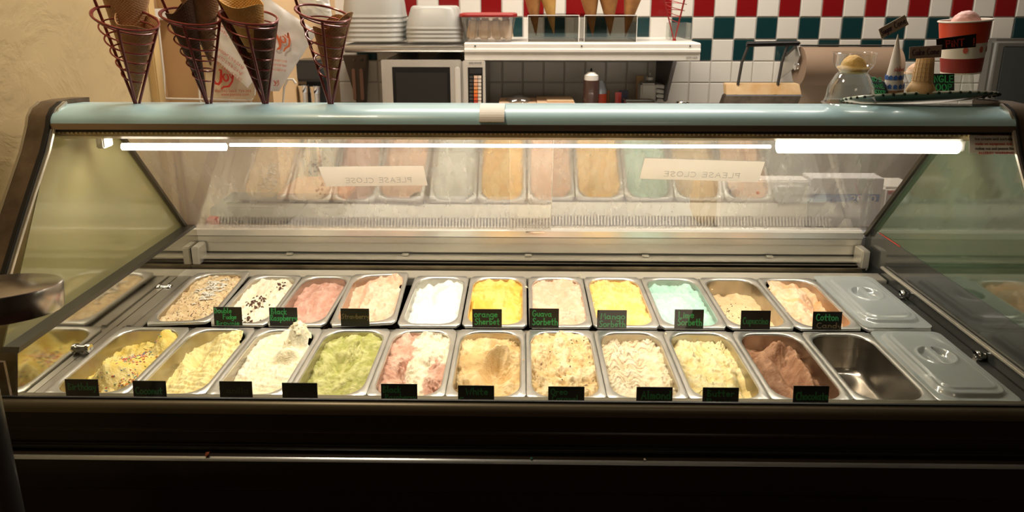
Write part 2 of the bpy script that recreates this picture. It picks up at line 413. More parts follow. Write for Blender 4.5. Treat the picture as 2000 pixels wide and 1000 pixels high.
# canopy inner ceiling
sweep_x([(1.60, 1.3936), (1.735, 1.3936), (1.735, 1.388), (1.60, 1.388)], XL, XR, 'canopy_soffit', WHITEM, smooth=False)
# front glass, leaning back
gb = (1.247, .8855); gt = (1.557, 1.383)
def glass_prof():
    o = []
    for i in range(13):
        t = i/12; bow = .012*math.sin(PI*t)
        o.append((gb[0]+(gt[0]-gb[0])*t-bow, gb[1]+(gt[1]-gb[1])*t))
    return o
gp = glass_prof(); nrm2 = Vector((gt[1]-gb[1], -(gt[0]-gb[0]))).normalized()*.005
mb = MB(); mb.loft([[Vector((XL-.042*(1.39-z)/.53, y, z)) for y, z in gp], [Vector((XR, y, z)) for y, z in gp]], False, False)
mb.build('front_glass', GLASS, case, smooth=True)
# end frames (bronze posts following the glass edge)
def frame_path(off=0):
    P = [(1.236, .862)]+[(y-.010, z) for y, z in gp[1:-1]]
    P += [(1.545, 1.395), (1.553, 1.415), (1.570, 1.432), (1.60, 1.443), (1.64, 1.443), (1.72, 1.436)]
    return P
def end_frame(x0, x1, name):
    P = [Vector((0, y, z)) for y, z in frame_path()]; th = .030
    rings = []
    for i, p in enumerate(P):
        t = (P[min(i+1, len(P)-1)]-P[max(i-1, 0)]).normalized(); n = Vector((0, t.z, -t.y))   # inward normal
        k_ = -.042*max(0, 1.39-p.z)/.53 if x0 < 0 else 0
        rings.append([Vector((x0+k_, p.y, p.z)), Vector((x1+k_, p.y, p.z)), Vector((x1+k_, *(p+n*th)[1:])), Vector((x0+k_, *(p+n*th)[1:]))])
    return MB().loft(rings, True, True).build(name, BRONZE, case, smooth=True, ang=35)
end_frame(XL-.045, XL-.004, 'end_frame'); end_frame(XR+.004, XR+.045, 'end_frame')
def edge_strip(x, w, m, dy, name, th=.006):
    P = [Vector((0, y+dy, z)) for y, z in frame_path()[:-2]]; rings = []
    for i, p in enumerate(P):
        t = (P[min(i+1, len(P)-1)]-P[max(i-1, 0)]).normalized(); n = Vector((0, t.z, -t.y))
        k_ = -.042*max(0, 1.39-p.z)/.53 if x < 0 else 0
        rings.append([Vector((x+k_, p.y, p.z)), Vector((x+w+k_, p.y, p.z)), Vector((x+w+k_, *(p+n*th)[1:])), Vector((x+k_, *(p+n*th)[1:]))])
    return MB().loft(rings, True, True).build(name, m, case, smooth=True, ang=35)
edge_strip(XL-.004, .010, RUBBER, -.003, 'rubber_gasket'); edge_strip(XL+.006, .004, RAILM, .004, 'glass_edge_trim')
edge_strip(XL+.012, .002, RAILM, .005, 'glass_edge_trim')
edge_strip(XR-.008, .006, RAILM, .002, 'glass_edge_trim'); edge_strip(XR-.001, .006, RUBBER, -.003, 'rubber_gasket')
edge_strip(XL-.052, .007, STEEL, -.001, 'frame_rim', .004)

# end panels: liner below, dark seal, tinted pane above (profile in the Y-Z plane)
def lx(z): return XL-.042*(1.39-z)/.53
def side_poly(z0, z1, inset=.0):
    """quad between heights z0 and z1, bounded by the front glass and the rear doors"""
    def fy(z): return gb[0]+(gt[0]-gb[0])*(z-gb[1])/(gt[1]-gb[1])+.008
    def ry(z): return 2.13-(z-.938)/(1.40-.938)*.37 if z > .938 else 2.13
    zs = [z0]+([.938] if z0 < .938 < z1 else [])+[z1]
    return [(fy(max(z, gb[1])), z) for z in (z0, z1)]+[(ry(z), z) for z in reversed(zs)]
def side_panel(x0, x1, z0, z1, name, m):
    P = side_poly(z0, z1)
    return MB().loft([[Vector((x0, y, z)) for y, z in P], [Vector((x1, y, z)) for y, z in P]], True, True).build(name, m, case)
LPANE = pane_mat('olive_end_pane', (.54, .54, .34), .42, .15, (.42, .385, .185), .05)
RPANE = pane_mat('green_end_pane', (.34, .44, .33), .22, .16, (.075, .115, .07), .05)
XM = -1.060
side_panel(XM-.004, XM, .78, .955, 'end_liner', MIRROR)
side_panel(XL-.006, XM+.001, .955, .966, 'end_seal', DARKM)
MB().b2((XL-.05, 1.262, .862), (XM-.004, 1.268, .955)).build('end_fascia', BRONZE, case)
P = side_poly(.966, 1.385)
MB().loft([[Vector((XL-.006, y, z)) for y, z in P], [Vector((XL-.003, y, z)) for y, z in P]], True, True).build('end_pane', LPANE, case)
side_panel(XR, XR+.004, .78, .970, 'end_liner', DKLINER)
side_panel(XR+.001, XR+.004, .970, 1.385, 'end_pane', RPANE)
MB().b2((XR-.012, 1.32, .872), (XR-.001, 2.0, .880)).build('liner_strip', RAILM, case, bevel=.002)
MB().prism([(XR-.001, 2.05, .968), (XR-.001, 1.93, .968), (XR-.001, 1.93, .9705), (XR-.001, 2.05, .9705)], (.001, 0, 0)).build('red_tape_edge', RED, case)
for x, s in ((XM, 1), (XR-.002, -1)):
    for u, v in (((322, 563), (160, 681)) if s > 0 else ((1772, 575), (1922, 695))):
        d = ray(u, v); p = d*(x/d.x)+Vector((0, 0, ZC))
        R = Matrix.Rotation(PI/2*s, 3, 'Y')
        MB().lathe([(.0001, .018), (.004, .018), (.004, .021), (.011, .021), (.013, .018), (.013, .012), (.010, .010), (.009, 0)], p, 20, rot=R).build('bolt', CHROME, case, smooth=True)
# rear structure
BX0, BX1 = XL+.008, XR-.014
sweep_x([(2.118, .945), (2.118, .925), (2.135, .920), (2.17, .920), (2.17, .945), (2.14, .952)], BX0, BX1, 'rear_top_rail', mat('bright_rail', (.82, .80, .74), .3, .7))
sweep_x([(2.12, .922), (2.12, .902), (2.125, .900), (2.125, .868), (2.14, .868), (2.14, .922)], BX0, BX1, 'rear_panel', RAILM, smooth=False, bevel=.0015)
sweep_x([(2.128, .868), (2.128, .800), (2.15, .800), (2.15, .868)], BX0, BX1, 'rear_channel', DARKM, smooth=False)
sweep_x([(2.085, .862), (2.085, .856), (2.127, .856), (2.127, .862)], BX0+.02, BX1-.02, 'rear_shelf_edge', RAILM, smooth=False, bevel=.001)
sweep_x([(2.095, .846), (2.095, .842), (2.127, .842), (2.127, .846)], BX0+.02, BX1-.02, 'rear_shelf_edge', RAILM, smooth=False, bevel=.001)
sweep_x([(2.06, .846), (2.062, .812), (2.068, .812), (2.066, .846)], BX0+.02, BX1-.02, 'air_baffle', mat('baffle_steel', (.40, .33, .22), .3, .9, noise_amt=.5, nscale=9), smooth=False)
gr = MB()
for i in range(190):
    x = BX0+.03+i*(BX1-BX0-.06)/190; gr.box((x, 2.035, .838), (.0045, .03, .003), Matrix.Rotation(-.45, 3, 'X'))
gr.build('grille_slats', RAILM, case, kind='stuff')
MB().b2((BX0, 2.02, .805), (BX1, 2.055, .825)).build('grille_tray', RUBBER, case)
for x in (-.76, -.38, 0.02, .4, .8): MB().box((x, 2.11, .866), (.022, .012, .005)).build('clip', RAILM, case, bevel=.001)
for x in (XM+.014, BX1-.012): MB().b2((x-.012, 2.06, .845), (x+.012, 2.118, .905)).build('corner_bracket', RAILM, case, bevel=.003)
pA = at(1688, 512, 2.112); pB = at(1702, 512, 2.112)
MB().loft([[Vector((pA.x, 2.100-.006*math.sin(t*3), pA.z-.022*t)), Vector((pB.x-.012*t*t, 2.100-.010*math.sin(t*2.6), pB.z-.030*t))] for t in (0, .2, .4, .6, .8, 1)], False).build('curled_tag', PAPER, case)
# deck round the pans
deck_y0, deck_y1 = 1.303, 2.02
MB().b2((XL+.003, 1.965, .820), (XR-.003, 2.022, .8475)).build('pan_deck', RAILM, case, bevel=.002)
MB().b2((XM, 1.303, .822), (-1.041, 1.632, .8475)).build('pan_deck_side', STEEL, case, bevel=.001)
MB().b2((XM, 1.6325, .822), (-.994, 1.9645, .8455)).build('pan_deck_side', STEEL, case, bevel=.002)
MB().b2((-1.035, 1.634, .8456), (-1.020, 1.9645, .8495)).build('deck_strip', STEEL, case, bevel=.0015)
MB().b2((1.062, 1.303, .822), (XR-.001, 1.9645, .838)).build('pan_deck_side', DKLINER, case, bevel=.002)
MB().b2((-1.039, 1.612, .822), (1.061, 1.634, .8430)).build('pan_support_bar', STEEL, case)
MB().b2((XL, 1.30, .60), (XR, 2.12, .62)).build('well_floor', DARKM, case)
MB().b2((XL, 2.055, .62), (XR, 2.12, .80)).build('well_back', DARKM, case)
# front sill and black base
sweep_x([(1.2505, .8825), (1.247, .8830), (1.238, .8815), (1.233, .877), (1.231, .870), (1.231, .860), (1.302, .860), (1.302, .8605), (1.254, .862)], XL-.05, XR+.05, 'front_sill', mat('sill_metal', (.16, .14, .095), .38, .6, noise_amt=.15, stretch=(.3, 1, 1)), ang=60)
sweep_x([(1.2445, .8865), (1.2445, .8828), (1.2495, .8828), (1.2495, .8865)], XL, XR, 'sill_glass_channel', RUBBER, smooth=False)
zg = at(1000, 846, 1.229).z
sweep_x([(1.231, .8595), (1.230, zg+.002), (1.2285, zg), (1.2285, zg-.003), (1.230, zg-.005), (1.229, .790), (1.226, .70), (1.30, .70), (1.30, .8595)], XL-.05, XR+.05, 'front_panel', BLACK, smooth=False, bevel=.0006)
MB().b2((XL-.05, 1.2272, zg-.0026), (XR+.05, 1.2290, zg-.0014)).build('panel_groove', mat('groove_brown', (.05, .03, .018), .4), case)
MB().b2((XL-.05, 1.219, .782), (XR+.05, 1.232, .7945)).build('front_bead', mat('bead_dark', (.03, .027, .02), .25, .5), case, bevel=.004, smooth=True)
MB().b2((XL, 1.2625, .82), (XR, 1.3025, .846)).build('front_well_edge', STEEL, case, bevel=.002)
ledge = [(1.231, .766), (1.206, .766), (1.200, .763), (1.198, .757), (1.198, .700), (1.203, .690), (1.231, .690)]
ledge = [(y, z+.012) for y, z in ledge]
sweep_x(ledge, XL-.07, XR+.07, 'front_ledge', BLACK, ang=30)
sweep_x([(1.2055, .7795), (1.201, .778), (1.1975, .7745), (1.1985, .7735), (1.2015, .7765), (1.207, .7785)], XL-.07, XR+.07, 'ledge_nosing', mat('nosing_steel', (.45, .5, .55), .25, .9, noise_amt=.3, nscale=3, stretch=(.5, 1, 1)))
MB().b2((XL-.05, 1.24, .02), (XR+.05, 2.1, .698)).build('base', mat('maroon_base', (.018, .010, .010), .3), case)
MB().b2((XL-.06, 1.225, .685), (XR+.06, 1.26, .702)).build('base_rail', BLACKG, case, bevel=.002)

# sliding rear doors, leaning to the front; plane through (2.128,.950) and (1.765,1.392)
DB = Vector((0, 2.126, .950)); DT = Vector((0, 1.965, 1.370)); dv = (DT-DB).normalized(); dn = Vector((0, -dv.z, dv.y))  # towards customer & down
dn = Vector((0, -dv.z, dv.y)); dn = dn if dn.y < 0 else -dn
DOOR1 = pane_mat('sliding_door_left', (.90, .88, .86), .47, .24, (.78, .72, .66), .045, (30, 30, 1.2), .09)
DOOR2 = pane_mat('sliding_door_right', (.90, .88, .86), .47, .24, (.78, .72, .66), .045, (30, 30, 1.2), .09)
def on_door(u, v, off=0):
    d = ray(u, v); o = Vector((0, 0, ZC)); base = DB+dn*off
    t = (base-o).dot(dn)/d.dot(dn); return o+d*t
def door(x0, x1, off, m, label):
    a = DB+dn*off; c = DT+dn*off; th = dn*-.003
    P = [Vector((x0, a.y, a.z)), Vector((x1, a.y, a.z)), Vector((x1, c.y, c.z)), Vector((x0, c.y, c.z))]
    o = MB().add(P, [(0, 1, 2, 3)]).build('sliding_door', m, case, label=label); return o
xs1 = on_door(1075, 448).x; xs2 = on_door(997, 447).x
door(BX0-.13, xs1, .004, DOOR1, 'left scratched clear sliding rear door'); door(xs2, BX1+.13, -.004, DOOR2, 'right scratched clear sliding rear door')
for x, off in ((xs1, .004), (xs2, -.004)):
    a = DB+dn*off; c = DT+dn*off
    MB().tube([(x, a.y, a.z), (x, c.y, c.z)], .0012, 6).build('door_edge', mat('acrylic_edge', (.75, .72, .66), .3), case)
# slanted end posts at the rear edge of the panes
for x in (XL+.007, XR-.010):
    a = Vector((0, 2.112, .950)); c = Vector((0, 1.760, 1.388))
    MB().tube([(x, a.y, a.z-.01), (x, c.y, c.z)], .0075, 4).build('door_post', mat('post_dark', (.06, .05, .035), .35, .7), case)
for u in (1060, 690): pass
struct_hold = MB().box((on_door(1045, 449).x, 2.105, .9475), (.06, .004, .004)).build('door_handle', CHROME, case)

# ================================================================ PANS
def rr_dist(dx, dy, hw, hl, r):
    """distance from the centre to the outline of a rounded rectangle along (dx,dy)"""
    t = min(hw/abs(dx) if abs(dx) > 1e-9 else 1e9, hl/abs(dy) if abs(dy) > 1e-9 else 1e9)
    x, y = abs(dx)*t, abs(dy)*t; cx, cy = hw-r, hl-r
    if x > cx and y > cy:
        a = dx*dx+dy*dy; b_ = -2*(abs(dx)*cx+abs(dy)*cy); c = cx*cx+cy*cy-r*r
        return (-b_+math.sqrt(max(b_*b_-4*a*c, 0)))/(2*a)
    return t
def rr_ring(hw, hl, r, z, n=56, c=(0, 0)):
    out = []
    for k in range(n):
        a = 2*PI*(k+.5)/n; dx, dy = math.cos(a)*hw, math.sin(a)*hl
        # bias the angle so corners are well covered
        t = rr_dist(dx, dy, hw, hl, r); out.append(Vector((c[0]+dx*t, c[1]+dy*t, z)))
    return out
PW, PL = .1745, .322
OW, OL, OR_ = .0745, .1480, .047          # half opening, corner radius
def pan_meshes():
    rim = MB(); bowl = MB()
    rim.loft([rr_ring(PW/2, PL/2, .008, -.007), rr_ring(PW/2, PL/2, .008, -.0015), rr_ring(PW/2-.0015, PL/2-.0015, .008, 0),
              rr_ring(OW+.003, OL+.003, OR_, 0), rr_ring(OW+.0005, OL+.0005, OR_, -.002), rr_ring(OW, OL, OR_, -.006)])
    bowl.loft([rr_ring(OW, OL, OR_, -.006), rr_ring(OW-.003, OL-.003, OR_-.002, -.045), rr_ring(OW-.009, OL-.009, OR_-.006, -.085),
               rr_ring(OW-.014, OL-.014, OR_-.010, -.097), rr_ring(OW-.024, OL-.024, OR_-.016, -.101), rr_ring(.02, .06, .012, -.1015)], cap1=True)
    a = rim.build('rim', PANST, None, smooth=True, ang=50); b_ = bowl.build('bowl', PANIN, None, smooth=True, ang=50)
    ma_, mb_ = a.data, b_.data; bpy.data.objects.remove(a); bpy.data.objects.remove(b_); return ma_, mb_
RIM, BOWL = pan_meshes()
ZP = .852
def make_pan(x0, x1, y0, y1, label, group, tilt=(0, 0, 0), z=ZP):
    t = thing('steel_pan', label, 'pan', ((x0+x1)/2, (y0+y1)/2, z), group)
    t.rotation_euler = tilt; t.scale = ((x1-x0-.0015)/PW, (y1-y0)/PL, 1)
    for nme, me in (('rim', RIM), ('bowl', BOWL)):
        o = bpy.data.objects.new(nme, me); COL.objects.link(o); o.parent = t
    return t

# ---------------------------------------------------------------- ice cream surface
def fb(x, y, z, o=4, H=.9): return noise.fractal(Vector((x, y, z)), H, 2.1, o)
def sstep(a, b, x):
    t = max(0, min(1, (x-a)/(b-a))); return t*t*(3-2*t)
def mixc(a, b, t): return tuple(a[i]+(b[i]-a[i])*t for i in range(3))
def icemat(name, bstr=.6):
    m = bpy.data.materials.new(name); m.use_nodes = True; nt = m.node_tree; b = nt.nodes['Principled BSDF']
    at_ = nt.nodes.new('ShaderNodeAttribute'); at_.attribute_name = 'Col'
    tc = nt.nodes.new('ShaderNodeTexCoord'); n = nt.nodes.new('ShaderNodeTexNoise'); n.inputs['Scale'].default_value = 150; n.inputs['Detail'].default_value = 8; n.inputs['Roughness'].default_value = .62
    nt.links.new(tc.outputs['Object'], n.inputs['Vector'])
    n3 = nt.nodes.new('ShaderNodeTexNoise'); n3.inputs['Scale'].default_value = 420; n3.inputs['Detail'].default_value = 3
    nt.links.new(tc.outputs['Object'], n3.inputs['Vector'])
    ad = nt.nodes.new('ShaderNodeMath'); ad.operation = 'MULTIPLY_ADD'; ad.inputs[1].default_value = .35
    nt.links.new(n3.outputs['Fac'], ad.inputs[0]); nt.links.new(n.outputs['Fac'], ad.inputs[2])
    bp = nt.nodes.new('ShaderNodeBump'); bp.inputs['Strength'].default_value = bstr; bp.inputs['Distance'].default_value = .005
    nt.links.new(ad.outputs[0], bp.inputs['Height']); nt.links.new(bp.outputs[0], b.inputs['Normal'])
    nt.links.new(at_.outputs['Color'], b.inputs['Base Color']); b.inputs['Roughness'].default_value = .5
    b.inputs['Specular IOR Level'].default_value = .35
    b.inputs['Subsurface Weight'].default_value = .12; b.inputs['Subsurface Radius'].default_value = (.008, .005, .003)
    return m
ICE = icemat('ice_cream_surface'); ICES = icemat('ice_cream_smooth', .22)
NI, NJ = 66, 124
def make_ice(pan, sp, seed, label):
    """sculpted surface in the pan's local frame; sp holds blobs, troughs, ripples and colours"""
    base = sp.get('z', -.02); tx, ty = sp.get('tx', 0), sp.get('ty', 0)
    blobs = sp.get('blobs', []); rough = sp.get('rough', .004)*1.25; rs = sp.get('rs', 38); torn = sp.get('torn', .004)*1.35
    rip = sp.get('rip'); colf = sp['col']; c2 = sp.get('col2') or tuple(c*f for c, f in zip(colf, (.93, .86, .74)))
    vs = []; cols = []; hs = {}
    for j in range(NJ+1):
        for i in range(NI+1):
            a = 2*i/NI-1; b_ = 2*j/NJ-1
            x = a*OW; y = b_*OL; r = max(abs(a), abs(b_))
            if r > 1e-6:
                k = rr_dist(x/r, y/r, OW-.0001, OL-.0001, OR_)      # relative length of the outline along this ray
                x *= k; y *= k
            u, v = x/OW, y/OL
            wx = x+.006*noise.noise(Vector((x*30, y*30, seed))); wy = y+.006*noise.noise(Vector((x*30, y*30, seed+9.)))
            u2, v2 = wx/OW, wy/OL
            h = base+tx*u+ty*v
            for bl in blobs:
                cu, cv, su, sv, hh = bl[:5]; an = bl[5] if len(bl) > 5 else 0
                du, dv_ = u2-cu, (v2-cv)*1.9
                ca, sa = math.cos(an), math.sin(an); p, q = du*ca+dv_*sa, -du*sa+dv_*ca
                e = (p/su)**2+(q/(sv*1.9))**2
                pw = bl[6] if len(bl) > 6 else 1
                h += 1.3*hh*math.exp(-e**pw)
            n1_ = fb(x*rs, y*rs*.8, seed*3.1, 5); h += rough*n1_
            rd = 1-2*abs(noise.noise(Vector((wx*rs*2.6, wy*rs*1.7, seed*1.7)))); rd2 = 1-2*abs(noise.noise(Vector((wx*rs*7, wy*rs*5, seed*2.7))))
            mask = sstep(-.02, .35, fb(x*22, y*16, seed+31., 2))
            h += torn*mask*(.8*(rd-.5)+.45*(rd2-.5)); h += torn*.12*(rd2-.5)
            if rip:
                am, fr, an = rip; ph = (x*math.cos(an)+y*math.sin(an))*fr+2*noise.noise(Vector((x*25, y*25, seed)))
                h += am*(math.sin(ph)**3)*(1-mask)*(1-r**4)
            edge = sstep(.88, 1, r)
            h += edge*(.001+.009*noise.noise(Vector((u*3+seed, v*6, 5))))
            h = min(max(h, -.09), .06)
            dd = max(0, -h-.006); ins = dd*.003/.039 if dd < .039 else .003+(dd-.039)*.006/.040
            sh = 1-(ins-.0004)/OW if h < 0 else 1-edge*.04
            # steep lumps above the rim pull in a little
            vs.append((x*sh, y*(1-(1-sh)*OW/OL*1.0), h))
            t = sstep(-.35, .55, n1_*.8+.5*noise.noise(Vector((x*90, y*70, seed))))
            c = mixc(c2, colf, t) if mask < .5 else mixc(c2, colf, .3+.7*t)
            if 'fn' in sp: c = sp['fn'](u, v, x, y, h, c, seed)
            cols.append(c); hs[(i, j)] = h
    n = NI+1; fs = [(j*n+i, j*n+i+1, (j+1)*n+i+1, (j+1)*n+i) for j in range(NJ) for i in range(NI)]
    me = bpy.data.meshes.new('ice_cream'); me.from_pydata(vs, [], fs)
    ca = me.color_attributes.new('Col', 'FLOAT_COLOR', 'POINT')
    ca.data.foreach_set('color', [q for c in cols for q in (*c, 1)])
    me.materials.append(ICES if sp.get('smooth') else ICE); me.polygons.foreach_set('use_smooth', [True]*len(fs))
    o = bpy.data.objects.new('ice_cream', me); COL.objects.link(o)
    o.location = pan.location; o.rotation_euler = pan.rotation_euler; o.scale = pan.scale
    tag(o, label, 'ice cream')
    o['_hs'] = 0; del o['_hs']
    def surf(u, v):
        i = int(round((u+1)/2*NI)); j = int(round((v+1)/2*NJ)); i = max(0, min(NI, i)); j = max(0, min(NJ, j))
        return Vector(vs[j*n+i])
    return o, surf
def topping(ice, surf, name, mats, items, maker, label=None):
    mb = MB()
    for (u, v) in items: maker(mb, surf(u, v), random)
    me_o = mb.build(name, mats, None, smooth=False, kind='stuff', label=label)
    me_o.parent = ice; return me_o
def scatter(n, cu, cv, su, sv, lim=.9):
    out = []
    while len(out) < n:
        u = random.gauss(cu, su); v = random.gauss(cv, sv)
        if abs(u) < lim and abs(v) < lim+.03: out.append((u, v))
    return out
SPR = [mat('sprinkle_red', (.6, .05, .03), .4), mat('sprinkle_orange', (.75, .25, .04), .4), mat('sprinkle_pink', (.7, .25, .3), .4), mat('sprinkle_white', (.8, .78, .7), .4), mat('sprinkle_blue', (.08, .2, .35), .4), mat('sprinkle_green', (.12, .3, .1), .4)]
def sprinkle(mb, p, R):
    e = Euler((R.uniform(-.5, .5), R.uniform(-.3, .3), R.uniform(0, PI))).to_matrix()
    mb.box(p+Vector((0, 0, .0008)), (.0052, .0015, .0015), e, mi=R.randrange(6))
BROWN = mat('brownie', (.10, .045, .022), .7, noise_amt=.3, nscale=60)
TAN = mat('cookie', (.30, .17, .07), .7, noise_amt=.3, nscale=60)
def chunk(s0, s1):
    def f(mb, p, R):
        s_ = R.uniform(s0, s1); e = Euler((R.uniform(0, 3), R.uniform(0, 3), R.uniform(0, 3))).to_matrix()
        vs = []; 
        for a in range(6):
            q = [Vector((1, 0, 0)), Vector((-1, 0, 0)), Vector((0, 1, 0)), Vector((0, -1, 0)), Vector((0, 0, 1)), Vector((0, 0, -1))][a]*s_*R.uniform(.6, 1.3)
            vs.append(e @ q+p)
        mb.add(vs, [(0, 2, 4), (2, 1, 4), (1, 3, 4), (3, 0, 4), (2, 0, 5), (1, 2, 5), (3, 1, 5), (0, 3, 5)], R.randrange(2))
    return f
CURL = [mat('white_chocolate', (.85, .8, .7), .4), mat('dark_chocolate', (.07, .04, .025), .4)]
def curl(mb, p, R):
    a = R.gauss(.35, .45); L = R.uniform(.011, .019); d = Vector((math.cos(a), math.sin(a), 0)); n_ = Vector((-d.y, d.x, 0))
    P = [p+d*(t-.5)*L+n_*.0016*math.sin(t*4)+Vector((0, 0, .002+.0025*math.sin(t*PI))) for t in (0, .25, .5, .75, 1)]
    mb.tube(P, [.0009, .0018, .0020, .0017, .0008], 5, mi=0); mb.tube([q+n_*.0024-Vector((0, 0, .0008)) for q in P], .0011, 4, mi=1)

YEL = (.86, .66, .16); CRM = (.88, .78, .50); IV = (.90, .84, .66)
def f_birth(u, v, x, y, h, c, s):
    t = sstep(-.2, .3, fb(x*18, y*18, s+2., 3)); return mixc(c, (.90, .80, .42), .55*t)
def f_cheese(u, v, x, y, h, c, s):
    n_ = .30*noise.noise(Vector((x*25, y*22, s)))+.15*noise.noise(Vector((x*80, y*80, s)))
    k = abs(u-(.12-.05*v)+n_); t = 1-sstep(.26, .36, k)
    t = max(t, sstep(.35, .5, v+.4*u+n_)*sstep(.1, .3, u+.3))
    pk = mixc((.66, .36, .26), (.76, .50, .38), sstep(-.3, .4, fb(x*30, y*30, s, 3)))
    return mixc(pk, (.90, .80, .60), t)
def f_almond(u, v, x, y, h, c, s):
    w = .5+.5*math.sin((y*310)+3.2*math.sin(x*160)+5*noise.noise(Vector((x*28, y*28, s))))
    m = sstep(-.1, .25, -u+.35+v*.1+.4*noise.noise(Vector((x*30, y*30, 4))))*sstep(-.75, -.45, v)
    m = max(m, sstep(.55, .7, v+.3*noise.noise(Vector((x*30, y*30, 4)))))
    return mixc(c, (.34, .18, .09), sstep(.80, .97, w)*m*.7)
def f_specks(amt, col, sc=170):
    def f(u, v, x, y, h, c, s):
        n_ = noise.noise(Vector((x*sc, y*sc, s*5.))); return mixc(c, col, sstep(amt, amt+.12, n_)*.8)
    return f
def f_cotton(u, v, x, y, h, c, s):
    t = sstep(.15, .5, noise.noise(Vector((x*26+2*math.sin(y*30), y*38, s)))); return mixc(c, (.90, .48, .20), t*.8)
def f_mint(u, v, x, y, h, c, s): return c

FRONT = [ # x-left, x-right, ice cream spec, pan label, ice label
 (-1.039, -.853, dict(z=-.046, ty=.006, col=(.86, .70, .22), col2=(.80, .58, .12), rough=.006, torn=.006, fn=f_birth,
    blobs=[(-.05, -.10, .50, .30, .030, .5), (-.35, -.28, .36, .15, .020), (.62, .72, .34, .24, .046), (.25, .30, .5, .25, .012)]), 'yellow birthday cake ice cream with coloured sprinkles, far left of front row'),
 (-.853, -.683, dict(z=-.034, tx=.016, ty=.016, col=(.90, .80, .42), col2=(.86, .70, .30), rough=.005, torn=.004, rip=(.0022, 420, 1.2),
    blobs=[(-.5, .55, .3, .4, -.022), (.5, .75, .5, .22, .018), (-.75, .28, .2, .14, .012)]), 'pale yellow coconut ice cream with scoop ripples, beside the sprinkled one'),
 (-.683, -.510, dict(z=-.022, tx=.008, ty=.014, col=(.93, .88, .70), col2=(.90, .80, .54), rough=.004, torn=.004, rip=(.0012, 380, 1.3),
    blobs=[(.55, .66, .34, .24, .040, 0, 1.6), (.45, .20, .34, .14, .020, 0, 1.4), (-.5, .3, .4, .4, .006)]), 'ivory vanilla ice cream heaped above the pan rim at the back'),
 (-.510, -.335, dict(z=-.030, ty=.014, col=(.62, .60, .26), col2=(.42, .42, .11), rough=.006, torn=.0065, rs=40,
    blobs=[(-.35, .28, .40, .26, -.026, .3, 1.4), (.35, .75, .5, .2, .012), (.55, .1, .3, .4, .006), (-.1, -.5, .4, .3, -.008)]), 'green pistachio-coloured ice cream with a deep scoop hollow'),
 (-.335, -.165, dict(z=-.020, ty=.010, col=(.74, .48, .36), col2=(.55, .28, .19), rough=.008, torn=.009, fn=f_cheese,
    blobs=[(-.5, -.2, .3, .2, -.016), (.1, .5, .4, .4, .008)]), 'pink-brown ice cream with a cream stripe, beside the green ice cream'),
 (-.165, .010, dict(z=-.030, ty=.010, col=(.86, .66, .36), col2=(.74, .50, .22), rough=.008, torn=.006, rs=26,
    blobs=[(.25, .02, .45, .26, -.030, .2, 1.7), (.2, .42, .5, .09, .022, .25), (.1, .75, .3, .10, .018), (-.5, .3, .3, .3, .012), (.55, .55, .25, .3, .012), (-.45, -.5, .22, .4, .008)]), 'caramel-tan ice cream with curled peaks round a smooth hollow'),
 (.010, .183, dict(z=-.012, ty=.006, col=(.90, .74, .46), col2=(.78, .55, .26), rough=.008, torn=.009, rs=42, fn=f_specks(.55, (.12, .07, .04)),
    blobs=[(.1, .1, .6, .3, -.008), (.2, .75, .5, .2, .008)]), 'tan caramel cookie ice cream filled to the rim with dark specks'),
 (.183, .358, dict(z=-.022, col=(.91, .82, .60), col2=(.84, .68, .42), rough=.006, torn=.005, rs=40, rip=(.0012, 300, 1.4), fn=f_almond,
    blobs=[(.3, -.1, .4, .6, -.006), (-.7, .2, .3, .5, .004)]), 'cream ice cream with brown chocolate swirls on its left side'),
 (.358, .533, dict(z=-.028, ty=.002, col=(.90, .80, .48), col2=(.85, .68, .30), rough=.006, torn=.008, rs=32,
    blobs=[(.1, -.1, .5, .45, .006), (-.4, .5, .4, .3, .010), (.55, -.2, .3, .2, .008), (.85, -.5, .2, .5, -.014)]), 'pale butter-yellow ice cream just left of the chocolate'),
 (.533, .708, dict(z=-.050, ty=.004, col=(.46, .25, .14), col2=(.30, .14, .07), rough=.0035, torn=.005, rs=40,
    blobs=[(-.45, .25, .30, .45, .030, .2), (.66, .15, .15, .60, .026, -.05), (.25, .74, .42, .13, .036), (.12, 0, .24, .6, -.012, 0, 1.5), (-.15, -.55, .12, .4, .014)]), 'brown chocolate ice cream with a smooth trough down the middle'),
]
